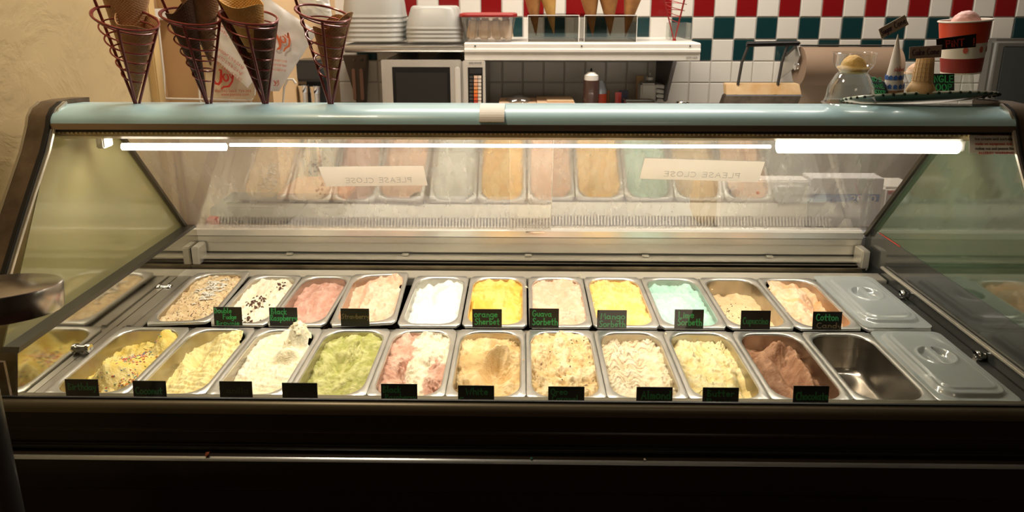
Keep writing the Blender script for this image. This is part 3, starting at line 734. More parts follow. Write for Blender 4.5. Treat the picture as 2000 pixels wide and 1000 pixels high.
BACK = [
 (-.992, -.822, dict(z=-.014, ty=.004, col=(.80, .64, .40), col2=(.66, .47, .25), rough=.004, torn=.004, rip=(.0015, 420, 1.1), fn=f_specks(.5, (.30, .18, .09), 120), blobs=[(.1, -.3, .5, .3, -.004)]), 'tan cookie ice cream topped with white and dark curls'),
 (-.820, -.668, dict(z=-.018, ty=.006, col=(.92, .86, .70), col2=(.86, .74, .54), rough=.006, torn=.005, blobs=[(.3, .2, .5, .5, .004), (-.7, .4, .25, .4, -.012)]), 'white ice cream scattered with dark brownie pieces'),
 (-.668, -.512, dict(z=-.034, ty=.010, col=(.70, .42, .33), col2=(.56, .29, .21), rough=.004, torn=.003, blobs=[(0, .35, .6, .4, .010), (-.1, -.2, .5, .2, -.010), (.1, -.55, .5, .3, .010)]), 'mauve-pink ice cream with a crack across the middle'),
 (-.510, -.336, dict(z=-.020, tx=.012, ty=.010, col=(.88, .60, .44), col2=(.80, .46, .30), rough=.006, torn=.006, blobs=[(.2, .1, .5, .4, .006), (-.7, .3, .3, .5, -.012), (-.4, 0, .14, .5, .008)]), 'salmon-pink ice cream in the tilted pan of the back row'),
 (-.326, -.160, dict(z=-.024, tx=.006, ty=.006, smooth=1, col=(.80, .82, .77), col2=(.72, .75, .68), rough=.004, torn=.003, blobs=[(.3, .3, .5, .5, .012, 0, 1.8), (-.6, .25, .2, .14, .014), (-.5, .6, .4, .3, -.014)]), 'bright white ice cream in the back row without a sign'),
 (-.157, .014, dict(z=-.018, ty=.006, smooth=1, col=(.88, .58, .17), col2=(.86, .46, .07), rough=.006, torn=.005, rs=26, blobs=[(.2, .4, .6, .4, .010), (-.85, -.1, .15, .4, .010)]), 'deep yellow sherbet, sixth pan from the left in the back row'),
 (.018, .184, dict(z=-.010, col=(.84, .58, .43), col2=(.80, .47, .31), rough=.004, torn=.006, blobs=[(-.1, -.1, .5, .5, -.008), (.6, .2, .3, .6, .006), (.3, .9, .3, .1, .008)]), 'pale peach sorbet filled to the rim beside the yellow sherbet'),
 (.186, .358, dict(z=-.012, smooth=1, col=(.88, .60, .24), col2=(.86, .50, .12), rough=.004, torn=.006, blobs=[(.1, -.2, .5, .5, -.008), (-.2, .7, .4, .2, .008), (.75, 0, .14, .5, .004)]), 'mango-yellow sorbet to the right of the peach sorbet'),
 (.359, .532, dict(z=-.022, smooth=1, col=(.50, .73, .63), col2=(.38, .64, .53), rough=.006, torn=.003, rs=26, blobs=[(0, 0, .7, .6, .010), (-.3, .5, .4, .2, .006)]), 'pale mint-blue sorbet in the back row'),
 (.533, .707, dict(z=-.048, smooth=1, col=(.82, .63, .38), col2=(.75, .53, .28), rough=.003, torn=.002, blobs=[(0, 0, .7, .5, .004)]), 'half-empty pan of beige coffee ice cream with chocolate flakes'),
 (.708, .880, dict(z=-.022, tx=-.008, ty=.008, col=(.90, .66, .46), col2=(.86, .50, .28), rough=.008, torn=.006, rs=24, fn=f_cotton, blobs=[(.05, .35, .5, .4, .016), (.7, -.1, .3, .6, -.026), (-.4, .2, .4, .6, .006)]), 'peach and orange swirled ice cream beside the rear lid'),
]
YF0, YF1, YB0, YB1 = 1.306, 1.622, 1.634, 1.962
icef = []; iceb = []
for k, (a, b_, sp, lab) in enumerate(FRONT):
    p = make_pan(a, b_, YF0, YF1, 'steel pan holding the '+lab.split(' with ')[0].split(',')[0].split(' heaped')[0].split(' filled')[0], 'front row steel pans')
    icef.append(make_ice(p, sp, 3.3+k*7.7, lab))
tilts = {0: (.02, -.03, .04), 1: (0, .02, .02), 3: (.015, -.035, .05)}
for k, (a, b_, sp, lab) in enumerate(BACK):
    p = make_pan(a, b_, YB0, YB1, 'steel pan holding the '+lab.split(' with ')[0].split(',')[0].split(' scattered')[0].split(' topped')[0].split(' in the')[0].split(' filled')[0], 'back row steel pans', tilts.get(k, (0, 0, 0)), ZP+(.009 if k in (0, 3) else .003))
    iceb.append(make_ice(p, sp, 103.3+k*5.3, lab))
make_pan(.709, .884, YF0, YF1, 'empty steel pan in the front row beside the lidded pan', 'front row steel pans')
make_pan(.885, 1.060, YF0, YF1, 'steel pan under the front plastic lid', 'front row steel pans')
make_pan(.882, 1.060, YB0, YB1, 'steel pan under the rear plastic lid', 'back row steel pans')
# toppings
i0, s0 = icef[0]
topping(i0, s0, 'sprinkles', SPR, scatter(420, 0, -.75, .5, .16)+scatter(230, -.1, .35, .30, .18)+scatter(90, .6, -.3, .2, .15), sprinkle)
i0, s0 = iceb[0]; topping(i0, s0, 'chocolate_curls', CURL, [(u, v) for u, v in scatter(75, .0, .45, .22, .24)], curl)
topping(i0, s0, 'cookie_crumbs', [BROWN, TAN], scatter(110, .1, -.4, .6, .35), chunk(.001, .003))
i0, s0 = iceb[1]; topping(i0, s0, 'brownie_pieces', [BROWN, BROWN], scatter(46, -.1, .0, .25, .16)+scatter(16, .5, .72, .15, .1)+scatter(24, -.1, -.75, .3, .1), chunk(.0028, .0078))
i0, s0 = iceb[9]; topping(i0, s0, 'chocolate_flakes', [BROWN, TAN], scatter(26, -.4, .1, .2, .35)+scatter(8, .2, .45, .3, .1), chunk(.0012, .0032))
i0, s0 = icef[6]; topping(i0, s0, 'cookie_crumbs', [BROWN, BROWN], scatter(22, .2, .35, .5, .4), chunk(.001, .0028))
i0, s0 = icef[8]; topping(i0, s0, 'nut_crumbs', [TAN, TAN], scatter(12, .2, .6, .5, .2), chunk(.001, .0024))
i0, s0 = icef[2]; topping(i0, s0, 'soft_lumps', [mat('vanilla_lump', (.88, .80, .58), .5)]*2, scatter(40, .5, .7, .25, .14), chunk(.003, .007))
# crumbs spilt on the rims
cr = MB()
for u, v, c in ((1023, 703, 0), (1300, 652, 0), (1147, 560, 0), (1158, 548, 0), (1160, 592, 0), (1536, 609, 0), (1028, 561, 0), (1133, 537, 0), (918, 540, 0), (1391, 565, 0)):
    chunk(.002, .0045)(cr, atz(u, v, ZP+.003), random)
tag(cr.build('spilt_ice_cream', [mat('spill_cream', (.85, .72, .5), .5)]*2, kind='stuff'), 'small spilt bits of ice cream on the steel pan rims', 'spill')

# lids
LIDM = pane_mat('lid_plastic', (.80, .84, .84), .40, .14, (.50, .54, .54), .12)
def lid(x0, x1, y0, y1, label, z):
    t = thing('pan_lid', label, 'lid', ((x0+x1)/2, (y0+y1)/2, z), 'clear lids on the right-hand pans')
    W2, L2 = (x1-x0)/2-.001, (y1-y0)/2-.001; n1_, n2_ = 80, 140; vs = []; fs = []
    for j in range(n2_+1):
        for i in range(n1_+1):
            a = 2*i/n1_-1; b2_ = 2*j/n2_-1; x = a*W2; y = b2_*L2; r = max(abs(a), abs(b2_))
            if r > 1e-6: k = rr_dist(x/r, y/r, W2, L2, .018); x *= k; y *= k
            # plateau
            def inside(hw, hl, rad, soft):
                d = math.hypot(max(abs(x)-(hw-rad), 0), max(abs(y)-(hl-rad), 0)); 
                return 1-sstep(rad-soft, rad+soft, d)
            h = .010*inside(OW-.002, OL-.006, .035, .004)+.004*inside(OW-.016, OL-.022, .025, .002)
            yy = y-.012
            e = math.hypot(x/.040, yy/.042)
            rim_ = math.exp(-((e-1)/.10)**2)*.003
            dep = (1-sstep(.80, .98, e))*(.013 if abs(x) > .008 else -.001)
            dep *= sstep(.006, .011, abs(x)) if abs(x) > .006 else 1
            h += rim_-max(dep, -.001)
            vs.append((x, y, h)); 
    n = n1_+1; fs = [(j*n+i, j*n+i+1, (j+1)*n+i+1, (j+1)*n+i) for j in range(n2_) for i in range(n1_)]
    mb = MB(); mb.add(vs, fs); mb.add([(x*1.0, y*1.0, z_) for (x, y, z_) in [(-W2, -L2+.018, -.001), (W2, -L2+.018, -.001), (W2, -L2+.0181, -.001)]], [(0, 1, 2)])
    o = mb.build('lid_sheet', LIDM, None, smooth=True, ang=80); o.parent = t
    return t
lid(.884, 1.062, YF0+.001, YF1+.004, 'clear plastic lid on the front-row pan at far right', ZP+.0015)
lid(.880, 1.060, YB0, YB1+.01, 'clear plastic lid on the back-row pan at far right', ZP+.006)

# ================================================================ FLAVOUR SIGNS
def sign(u0, v0, u1, v1, Y, zb, lines, label, m=G1, rot=0, first_mats=None):
    a = at(u0, v0, Y); b_ = at(u1, v0, Y); w = (b_-a).length; zt = a.z
    t = thing('flavour_sign', label, 'sign', ((a.x+b_.x)/2, Y, zb), 'black flavour signs')
    h = zt-zb; lean = .10
    R = Matrix.Rotation(-lean, 3, 'X') @ Matrix.Rotation(rot, 3, 'Y')
    c = Vector(((a.x+b_.x)/2, Y+lean*h/2, (zt+zb)/2))
    MB().box(c, (w, .0016, h), R).build('board', BOARD, t, bevel=.0003)
    nr = R @ Vector((0, -1, 0)); rt = R @ Vector((1, 0, 0)); up = R @ Vector((0, 0, 1))
    for (txt, px0, py, pw, ph, mm) in lines:      # px offsets inside the sign, in photo pixels of sign width 57
        s = w/(u1-u0)
        o = c-rt*w/2+up*h/2+rt*(px0*s)-up*(py*s)+nr*.0009
        write(txt, o, rt, up, ph*s, mm or m, t, width=pw*s, bold=.17, normal=nr)
    return t
YS = 1.629; ZS = .8535
sb = lambda *a, **k: sign(*a[:4], YS, ZS, *a[4:], **k)
sb(415, 601, 470, 638, [('Double', 2, 12, 33, 10, None), ('Fudge', 18, 24, 26, 9, None), ('Brownie', 5, 36, 44, 8, None)], 'black sign lettered Double Fudge Brownie')
sb(524, 602, 579, 638, [('Black', 4, 13, 30, 11, None), ('Raspberry', 2, 26, 52, 11, None)], 'back-row black sign lettered Black Raspberry in bright green')
sb(664, 604, 720, 639, [('Strawberry', 2, 20, 53, 9, G3)], 'black sign lettered Strawberry in faint tan')
sb(922, 605, 980, 642, [('orange', 4, 16, 45, 12, None), ('Sherbet', 5, 31, 48, 12, None)], 'black sign lettered Orange Sherbet')
sb(1034, 604, 1092, 643, [('Guava', 6, 16, 37, 12, None), ('Sorbeth', 6, 33, 49, 13, None)], 'black sign lettered Guava Sorbeth')
sb(1167, 607, 1225, 644, [('Mango', 7, 18, 47, 12, None), ('Sorbeth', 4, 34, 51, 12, None)], 'black sign lettered Mango Sorbeth')
sb(1319, 606, 1376, 642, [('Lime', 7, 17, 30, 13, None), ('Sorbeth', 6, 32, 47, 13, None)], 'black sign lettered Lime Sorbeth')
sb(1449, 608, 1507, 645, [('Cupuccino', 4, 27, 49, 13, G2)], 'black sign lettered Cappuccino in dim green')
sb(1590, 610, 1647, 647, [('Cotton', 6, 18, 43, 13, None), ('Candy', 8, 33, 48, 10, G3)], 'black sign lettered Cotton Candy')
YS2 = 1.283; ZS2 = .8475
sf = lambda *a, **k: sign(*a[:4], YS2, ZS2, *a[4:], **k)
sf(123, 743, 188, 772, [('Birthday', 6, 21, 54, 13, G2)], 'black sign lettered Birthday in dim green')
sf(256, 746, 321, 775, [('Coconut', 5, 26, 52, 13, G2)], 'black sign lettered Coconut in dim green')
sf(426, 747, 490, 776, [('Vanilla', 8, 24, 48, 12, mat('chalk_nearly_gone', (.05, .055, .03), .6))], 'black sign with nearly rubbed-out Vanilla lettering')
sf(549, 750, 618, 780, [('Pistachio', 8, 27, 54, 11, mat('chalk_gone', (.028, .028, .018), .6))], 'black sign with no readable lettering in front of green ice cream')
sf(743, 752, 814, 784, [('Black', 4, 17, 34, 13, G2), ('Raspberry', 8, 32, 60, 11, G2)], 'front-row black sign lettered Black Raspberry in dim green')
sf(894, 755, 965, 786, [('White', 16, 18, 42, 13, G2), ('C', 2, 34, 8, 10, G2)], 'black sign lettered White in dim green')
sf(1071, 757, 1142, 788, [('Oreo', 5, 16, 32, 12, G2), ('Caramel', 8, 31, 50, 13, G2)], 'black sign lettered with two dim green words, Oreo Caramel')
sf(1244, 758, 1315, 789, [('Almond', 10, 24, 56, 16, G2)], 'black sign lettered Almond')
sf(1374, 759, 1445, 790, [('Butter', 9, 18, 52, 13, G2), ('Pecan', 8, 36, 50, 13, G2)], 'black sign lettered Butter Pecan')
sf(1552, 756, 1622, 790, [('Chocolate', 6, 28, 62, 15, G2)], 'black sign lettered Chocolate')

# ================================================================ PAPERS ON THE GLASS
def paper_on(pts, name, m, label, th=.0008, cat='paper', group=None, n=None):
    n_ = n or (pts[1]-pts[0]).cross(pts[3]-pts[0]).normalized()
    o = MB().prism(pts, n_*th).build(name, m)
    return tag(o, label, cat, group)
def door_note(q, label, words, off):
    P = [on_door(u, v, off) for u, v in q]
    root = thing('paper_note', label, 'note', sum(P, Vector())/4, 'paper notes on the rear sliding doors')
    MB().prism(P, dn*.0006).build('paper', mat('note_paper', (.74, .68, .60), .6), root)
    rt = (P[1]-P[0]).normalized(); L = (P[1]-P[0]).length; up = dv
    write(words, P[3]+dn*.0008+rt*L*.2+up*.014, rt, up, .018, mat('note_ink_through', (.42, .40, .36), .6), root, width=L*.64, bold=.09, normal=dn, mirror=True)
door_note([(622, 326), (827, 324), (835, 362), (637, 364)], 'white note seen from behind on the left rear door', 'PLEASE CLOSE', .005)
door_note([(1259, 309), (1494, 316), (1481, 355), (1249, 349)], 'white note seen from behind on the right rear door', 'PLEASE CLOSE', -.002)
# allergy warning inside the front glass, top right
def on_glass(u, v, off=.006):
    d = ray(u, v); b_ = Vector((0, gb[0]+off, gb[1])); t_ = Vector((0, gt[0]-gb[0], gt[1]-gb[1])).normalized(); n_ = Vector((0, t_.z, -t_.y))
    t = (b_-Vector((0, 0, ZC))).dot(n_)/d.dot(n_); return Vector((0, 0, ZC))+d*t
P = [on_glass(1893, 258), on_glass(2004, 257), on_glass(2004, 301), on_glass(1893, 299)]
al = thing('allergy_notice', 'small white allergy warning notice taped at the top right of the case', 'notice', P[3])
upg = Vector((0, gt[0]-gb[0], gt[1]-gb[1])).normalized(); ng = Vector((0, -upg.z, upg.y))
MB().prism(P, ng*.0006).build('paper', PAPER, al)
INK = mat('ink', (.06, .05, .06), .6)
for i, (tx_, mm) in enumerate((('ALLERGY WARNING', RED), ('Ice cream and sorbets are', INK), ('made on equipment that also', RED), ('makes nut and peanut flavors', INK), ('ALLERGY WARNING', RED))):
    o = on_glass(1904 if i not in (0, 4) else 1910, 262.5+i*9.2)-upg*.003
    printed(tx_, o+ng*.0008, (1, 0, 0), upg, .0065, mm, al, width=.098 if i not in (0, 4) else .078, normal=ng)
# receipt slip on the canopy
def canopy_pt(x, s):
    a = s*PI/2; return Vector((x, 1.615-.069*math.cos(a), 1.400+.036*math.sin(a)))
xa, xb = at(936, 235, 1.55).x, at(985, 235, 1.55).x
sl = [[canopy_pt(x, s) for x in (xa, xb)] for s in [i/10*.93+.09 for i in range(11)]]
sl2 = [[p+Vector((0, -.0025, .0025)) for p in r] for r in sl]
mb = MB(); 
for i in range(10):
    mb.loft([[sl[i][0], sl[i][1], sl2[i][1], sl2[i][0]], [sl[i+1][0], sl[i+1][1], sl2[i+1][1], sl2[i+1][0]]], True, i in (0, 9))
tag(mb.build('paper_slip', PAPER, smooth=True), 'blank white paper slip folded over the blue canopy edge', 'paper')

# ================================================================ CONES
def cone_mat(name, c1, c2, sc=260):
    m = bpy.data.materials.new(name); m.use_nodes = True; nt = m.node_tree; b = nt.nodes['Principled BSDF']
    tc = nt.nodes.new('ShaderNodeTexCoord'); n = nt.nodes.new('ShaderNodeTexNoise'); n.inputs['Scale'].default_value = 22; n.inputs['Detail'].default_value = 6
    r = nt.nodes.new('ShaderNodeValToRGB'); r.color_ramp.elements[0].position = .3; r.color_ramp.elements[1].position = .7
    r.color_ramp.elements[0].color = (*c1, 1); r.color_ramp.elements[1].color = (*c2, 1)
    nt.links.new(tc.outputs['Object'], n.inputs['Vector']); nt.links.new(n.outputs['Fac'], r.inputs[0]); nt.links.new(r.outputs[0], b.inputs['Base Color'])
    b.inputs['Roughness'].default_value = .6; b.inputs['Specular IOR Level'].default_value = .3
    sn = []
    for ang in (.8, -.8):
        mp = nt.nodes.new('ShaderNodeMapping'); mp.inputs['Rotation'].default_value = (ang, 0, 0) if False else (0, ang, 0)
        w = nt.nodes.new('ShaderNodeTexWave'); w.inputs['Scale'].default_value = sc/6.28*1.6; w.inputs['Distortion'].default_value = .4
        nt.links.new(tc.outputs['Object'], mp.inputs[0]); nt.links.new(mp.outputs[0], w.inputs['Vector']); sn.append(w)
    mx = nt.nodes.new('ShaderNodeMath'); mx.operation = 'MAXIMUM'; nt.links.new(sn[0].outputs['Fac'], mx.inputs[0]); nt.links.new(sn[1].outputs['Fac'], mx.inputs[1])
    bp = nt.nodes.new('ShaderNodeBump'); bp.inputs['Strength'].default_value = .5; bp.inputs['Distance'].default_value = .0015
    nt.links.new(mx.outputs[0], bp.inputs['Height']); nt.links.new(bp.outputs[0], b.inputs['Normal'])
    return m
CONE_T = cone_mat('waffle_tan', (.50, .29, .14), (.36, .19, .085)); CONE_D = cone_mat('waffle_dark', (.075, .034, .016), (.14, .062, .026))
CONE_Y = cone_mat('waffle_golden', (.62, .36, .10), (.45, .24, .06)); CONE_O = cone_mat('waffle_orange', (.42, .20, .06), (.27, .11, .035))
def cone(P0, P1, r, m, label, group, seed=0, wav=.06, roll=True, r0=.12):
    """waffle cone: apex P0, mouth centre P1, rolled shell with a slanting wavy rim"""
    P0, P1 = Vector(P0), Vector(P1); ax = P1-P0; H = ax.length; q = Vector((0, 0, 1)).rotation_difference(ax.normalized()).to_matrix()
    mb = MB(); nA, nH = 40, 16; rings = []; rn = random.Random(seed)
    ph = rn.uniform(0, 6)
    def pt(a, t, inner):
        top = 1+wav*math.sin(a+ph)+.4*wav*math.sin(3*a+ph*2)
        z = t*H*top; rr = (r0*.25+(1-r0*.25)*t*top)*r*(1+.012*math.sin(5*a+ph))
        rr *= 1+(.05*(a/(2*PI)) if roll else 0)
        if inner: rr -= .0022
        return q @ Vector((max(rr, .0003)*math.cos(a), max(rr, .0003)*math.sin(a), z))+P0
    outer = [[pt(2*PI*k/nA, t/nH, False) for k in range(nA+1)] for t in range(nH+1)]
    inner = [[pt(2*PI*k/nA, t/nH, True) for k in range(nA+1)] for t in range(nH, 1, -1)]
    mb.loft(outer+inner, False, False)
    o = mb.build('waffle_cone', m, None, smooth=True, ang=70)
    c = sum((Vector(v.co) for v in o.data.vertices), Vector())/len(o.data.vertices)
    o.data.transform(Matrix.Translation(-P0)); o.location = P0
    return tag(o, label, 'cone', group)
def wire_holder(apex, top_c, R, m, label, ang0=2.0, extra=(0, .03), name='cone_holder', wire=.0025, nring=6, foot=True):
    A, T = Vector(apex), Vector(top_c); ax = T-A; H = ax.length
    t = thing(name, label, 'cone holder', A)
    q = Vector((0, 0, 1)).rotation_difference(ax.normalized()).to_matrix()
    for k in range(3):
        a = ang0+(0, 1.95, 3.6)[k]; ex = 1+(extra[k] if k < len(extra) else 0)
        p = q @ Vector((R*math.cos(a)*ex, R*math.sin(a)*ex, H*ex-.22*R*math.cos(a)))+A; b0 = q @ Vector((.003*math.cos(a), .003*math.sin(a), 0))+A
        MB().tube([b0, p], wire*1.35, 8).build('rod', m, t, smooth=True)
    # spiral ring wire
    pts = []; turns = nring-.5; N = int(turns*36)
    for i in range(N+1):
        f = 1-i/N*.68; a = ang0+turns*2*PI*i/N; rr = R*f-.001
        pts.append(q @ Vector((rr*math.cos(a), rr*math.sin(a), H*f-.22*rr*math.cos(a)))+A)
    MB().tube(pts, wire*.8, 6).build('spiral_wire', m, t, smooth=True)
    MB().tube([q @ Vector((R*1.02*math.cos(2*PI*k/36), R*1.02*math.sin(2*PI*k/36), H-.22*R*math.cos(2*PI*k/36)))+A for k in range(36)], wire*1.15, 8, closed=True).build('top_ring', m, t, smooth=True)
    if foot: MB().lathe([(.0, .006), (.006, .006), (.009, 0), (.009, -.004)], A+Vector((0, 0, -.002)), 14).build('foot', m, t, smooth=True)
    return t
YH = 1.645
def lean(p, d): return p+Vector((0, d, 0))
g = 'waffle cones in the wire holders'
HA = [((268, 208), (245, 36), 62, 'leftmost red-brown wire cone holder on the blue canopy', 2.4),
      ((409, 209), (372, 32), 57, 'second wire cone holder from the left on the blue canopy', 2.3),
      ((519, 207), (486, 32), 56, 'third wire cone holder from the left, with the golden cone', 2.4),
      ((646, 206), (630, 26), 54, 'fourth wire cone holder from the left, beside the white tubs', 2.4)]
for (a_, t_, R_, lab, an) in HA:
    A = at(*a_, YH); T = lean(at(*t_, YH), 0); T = at(*t_, YH-.045)
    wire_holder(A, T, pxm(R_*.86, YH), WIRE, lab, an+.6, (.12, 0, 0))
def cpx(a_, b_, rpx, Ya, Yb, m, lab, seed, **k): return cone(at(*a_, Ya), at(*b_, Yb), pxm(rpx, Yb), m, lab, g, seed, **k)
cpx((258, 168), (246, -18), 42, YH+.012, YH+.035, CONE_T, 'tall tan waffle cone at the back of the leftmost holder', 1)
cpx((266, 197), (268, 40), 37, YH-.002, YH-.010, CONE_T, 'shorter tan waffle cone in front in the leftmost holder', 2)
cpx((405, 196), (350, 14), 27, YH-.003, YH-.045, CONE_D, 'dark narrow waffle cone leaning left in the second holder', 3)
cpx((412, 128), (388, -28), 40, YH+.004, YH+.0, CONE_D if False else CONE_T, 'wide brown waffle cone on the right side of the second holder', 4)
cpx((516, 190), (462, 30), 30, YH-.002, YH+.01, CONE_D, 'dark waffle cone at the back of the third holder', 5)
cpx((500, 98), (474, 2), 38, YH-.02, YH-.045, CONE_Y, 'golden waffle cone stacked on top in the third holder', 6, r0=1.6, wav=.1)
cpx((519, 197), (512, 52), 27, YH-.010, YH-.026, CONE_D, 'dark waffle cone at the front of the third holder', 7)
cpx((647, 188), (646, 42), 35, YH-.004, YH-.015, CONE_O, 'dark waffle cone in the fourth holder with broken rim', 8, wav=.12)

# ================================================================ WHITE RACK AND BAGS
YR = 2.50
rack = thing('wire_rack', 'white wire rack on the tan wall holding the bags', 'rack', at(400, 190, YR))
def rt_(pts, r, name='wire', m=WWIRE, par=rack): return MB().tube([at(u, v, y) for u, v, y in pts], r, 8).build(name, m, par, smooth=True)
rt_([(304, 28, YR+.1), (308, 40, YR), (320, 150, YR), (321, 190, YR), (326, 193, YR), (480, 196, YR), (492, 193, YR), (497, 184, YR), (496, 110, YR)], .0045)
rt_([(388, 120, YR+.1), (390, 195, YR+.1), (395, 203, YR+.1), (545, 203, YR+.1), (553, 200, YR+.1), (555, 170, YR+.1), (562, 155, YR+.1), (572, 155, YR+.1), (578, 163, YR+.1)], .0045)
rt_([(395, 200, YR), (395, 203, YR+.1)], .004); rt_([(448, 195, YR), (448, 205, YR+.1)], .004); rt_([(490, 195, YR), (490, 205, YR+.1)], .004)
MB().box(at(306, 28, YR+.05), (.03, .12, .04)).build('bracket', WHITEM, rack, bevel=.005)
def bag(poly, Y, Yb, m, label, seed, thick=.03):
    """pillow-shaped plastic bag: bilinear quad (tl,tr,br,bl) with puffed faces and wrinkles"""
    P = [at(u, v, Y if i < 2 else Yb) for i, (u, v) in enumerate(poly)]; n = 26
    nr = (P[1]-P[0]).cross(P[3]-P[0]).normalized(); nr = -nr if nr.y > 0 else nr
    root = thing('plastic_bag', label, 'bag', P[3], 'bags on the white rack'); mb = MB(); 
    for s in (1, -1):
        vs = []
        for j in range(n+1):
            for i in range(n+1):
                a, b_ = i/n, j/n; p = (P[0]*(1-a)+P[1]*a)*(1-b_)+(P[3]*(1-a)+P[2]*a)*b_
                puff = (math.sin(PI*a)*math.sin(PI*b_))**.6*thick*.5
                wr = .006*fb(a*5+seed, b_*7, s*3., 3)*(1 if 0 < i < n and 0 < j < n else 0)
                vs.append(p+nr*s*(puff+wr+.0008))
        k = n+1; mb.add(vs, [(j*k+i, j*k+i+1, (j+1)*k+i+1, (j+1)*k+i) for j in range(n) for i in range(n)])
    mb.build('bag_film', m, root, smooth=True)
    return root, P, nr
BAGM = mat('bag_plastic', (.70, .68, .66), .35, noise_amt=.08, nscale=12); BAGM2 = mat('bag_kraft_tint', (.68, .58, .42), .4, noise_amt=.1, nscale=12)
TXTR = mat('bag_red_text', (.45, .07, .04), .5); TXTO = mat('bag_orange_text', (.62, .14, .05), .5)
def joy(root, c, s, rt, up, nr, m):
    """big rounded brush word: J o y as fat ribbons"""
    def rib(pts, w0):
        mb = MB(); q = [c+rt*(x*s)+up*(y*s)+nr*.002 for x, y in pts]; L = len(q)
        mb2 = []
        for i in range(L):
            t = (q[min(i+1, L-1)]-q[max(i-1, 0)]).normalized(); w = w0*s*(.55+.45*math.sin(PI*(i+.6)/(L)))
            k = nr.cross(t)*w/2; mb2.append([q[i]+k, q[i]-k, q[i]-k-nr*.001, q[i]+k-nr*.001])
        return mb.loft(mb2, True, True)
    J = [(.38, 1.0), (.52, .98), (.50, .6), (.42, .2), (.25, .02), (.05, .08), (.0, .28)]
    rib(J, .19).build('printed_letter', m, root)
    rib(arc(.80, .48, .17, .24, 90, 430, 14), .13).build('printed_letter', m, root)
    rib([(1.08, .72), (1.16, .42), (1.34, .72)], .12).build('printed_letter', m, root)
    rib([(1.36, .74), (1.2, .2), (.95, -.12), (.6, -.16), (.4, -.3)], .14).build('printed_letter', m, root)
rv = lambda a: (Vector((math.cos(a), 0, math.sin(a))), Vector((-math.sin(a), 0, math.cos(a))))
# front bag low left (upright), with tilted text
r1, P1_, n1_ = bag([(402, -30), (505, -30), (497, 192), (402, 192)], YR-.045, YR-.045, BAGM2, 'tan-printed plastic bag standing at the bottom left of the rack', 1, .03)
nf = Vector((0, -1, 0)); YT = YR-.072
rt, up = rv(0)
printed('www.joycone.com', at(432, 187, YT), rt, up, .011, TXTR, r1, width=pxm(54, YT), normal=nf)
printed('800-242-2663  724-203', at(420, 180, YT), rt, up, .009, TXTR, r1, width=pxm(70, YT), normal=nf)
joy(r1, at(420, 165, YT), .052, rt, up, nf, RED)
r2, P2_, n2_ = bag([(412, -20), (545, 90), (484, 172), (370, 70)], YR-.09, YR-.11, BAGM, 'white plastic bag lying tilted across the rack centre', 2, .03)
YT2 = YR-.128
rt, up = rv(-.66)
for i, s_ in enumerate(('WEIGHT 5.75 lb (2.6 kg)', 'NETO 5.75 lb (2.6 kg)', 'NET 2.6 kg (5.75 lb)')):
    printed(s_, at(425-i*3, 98+i*12, YT2), rt, up, .010, TXTR, r2, width=pxm(58, YT2), normal=nf)
for i, s_ in enumerate(('KEEP COVERED', 'SUGAR CONES', 'AVEC SOIN')):
    printed(s_, at(418+i*4, 32+i*13, YT2), rt, up, .010, TXTR, r2, width=pxm(42, YT2), normal=nf)
r3, P3_, n3_ = bag([(492, -25), (620, 62), (545, 178), (452, 178)], YR+.055, YR+.055, BAGM, 'white plastic bag with red script leaning right behind the third holder', 3, .04)
YT3 = YR+.028
rt, up = rv(.45)
joy(r3, at(541, 98, YT3), .050, rt, up, nf, TXTO)
for i, s_ in enumerate(('THE BEST CONE', 'FOR YOUR TREAT', 'ALL ABOUT IT')):
    r_, u_ = rv(-.12); printed(s_, at(534-i*1, 119+i*9, YT3), r_, u_, .007, TXTO, r3, width=pxm(26, YT3), normal=nf)
joy(r3, at(536, 168, YT3), .018, rt, up, nf, TXTO)
r_, u_ = rv(0); joy(r1, at(419, 14, YR-.075), .07, r_, u_, nf, RED)
r4, P4_, n4_ = bag([(575, -30), (640, -20), (650, 38), (590, 30)], YR-.1, YR-.1, mat('bag_clear_white', (.80, .79, .76), .25), 'crumpled clear-white bag end above the fourth holder', 4, .05)

# ================================================================ BACK COUNTER
CT = 1.075
counter = thing('back_counter', 'long worktop along the tiled wall behind the display case', 'counter', (1, 3.2, 0))
MB().b2((-.79, 2.98, CT-.04), (2.36, 3.592, CT)).build('worktop', STEEL, counter, bevel=.004)
MB().b2((-.79, 3.02, .08), (2.36, 3.59, CT-.04)).build('cabinet_front', mat('cabinet_grey', (.42, .37, .31), .4), counter)
for i in range(5): MB().b2((-.77+i*.55, 3.005, .14), (-.25+i*.55, 3.02, CT-.07)).build('cabinet_door', mat('cabinet_door_grey', (.50, .45, .38), .35), counter, bevel=.004)

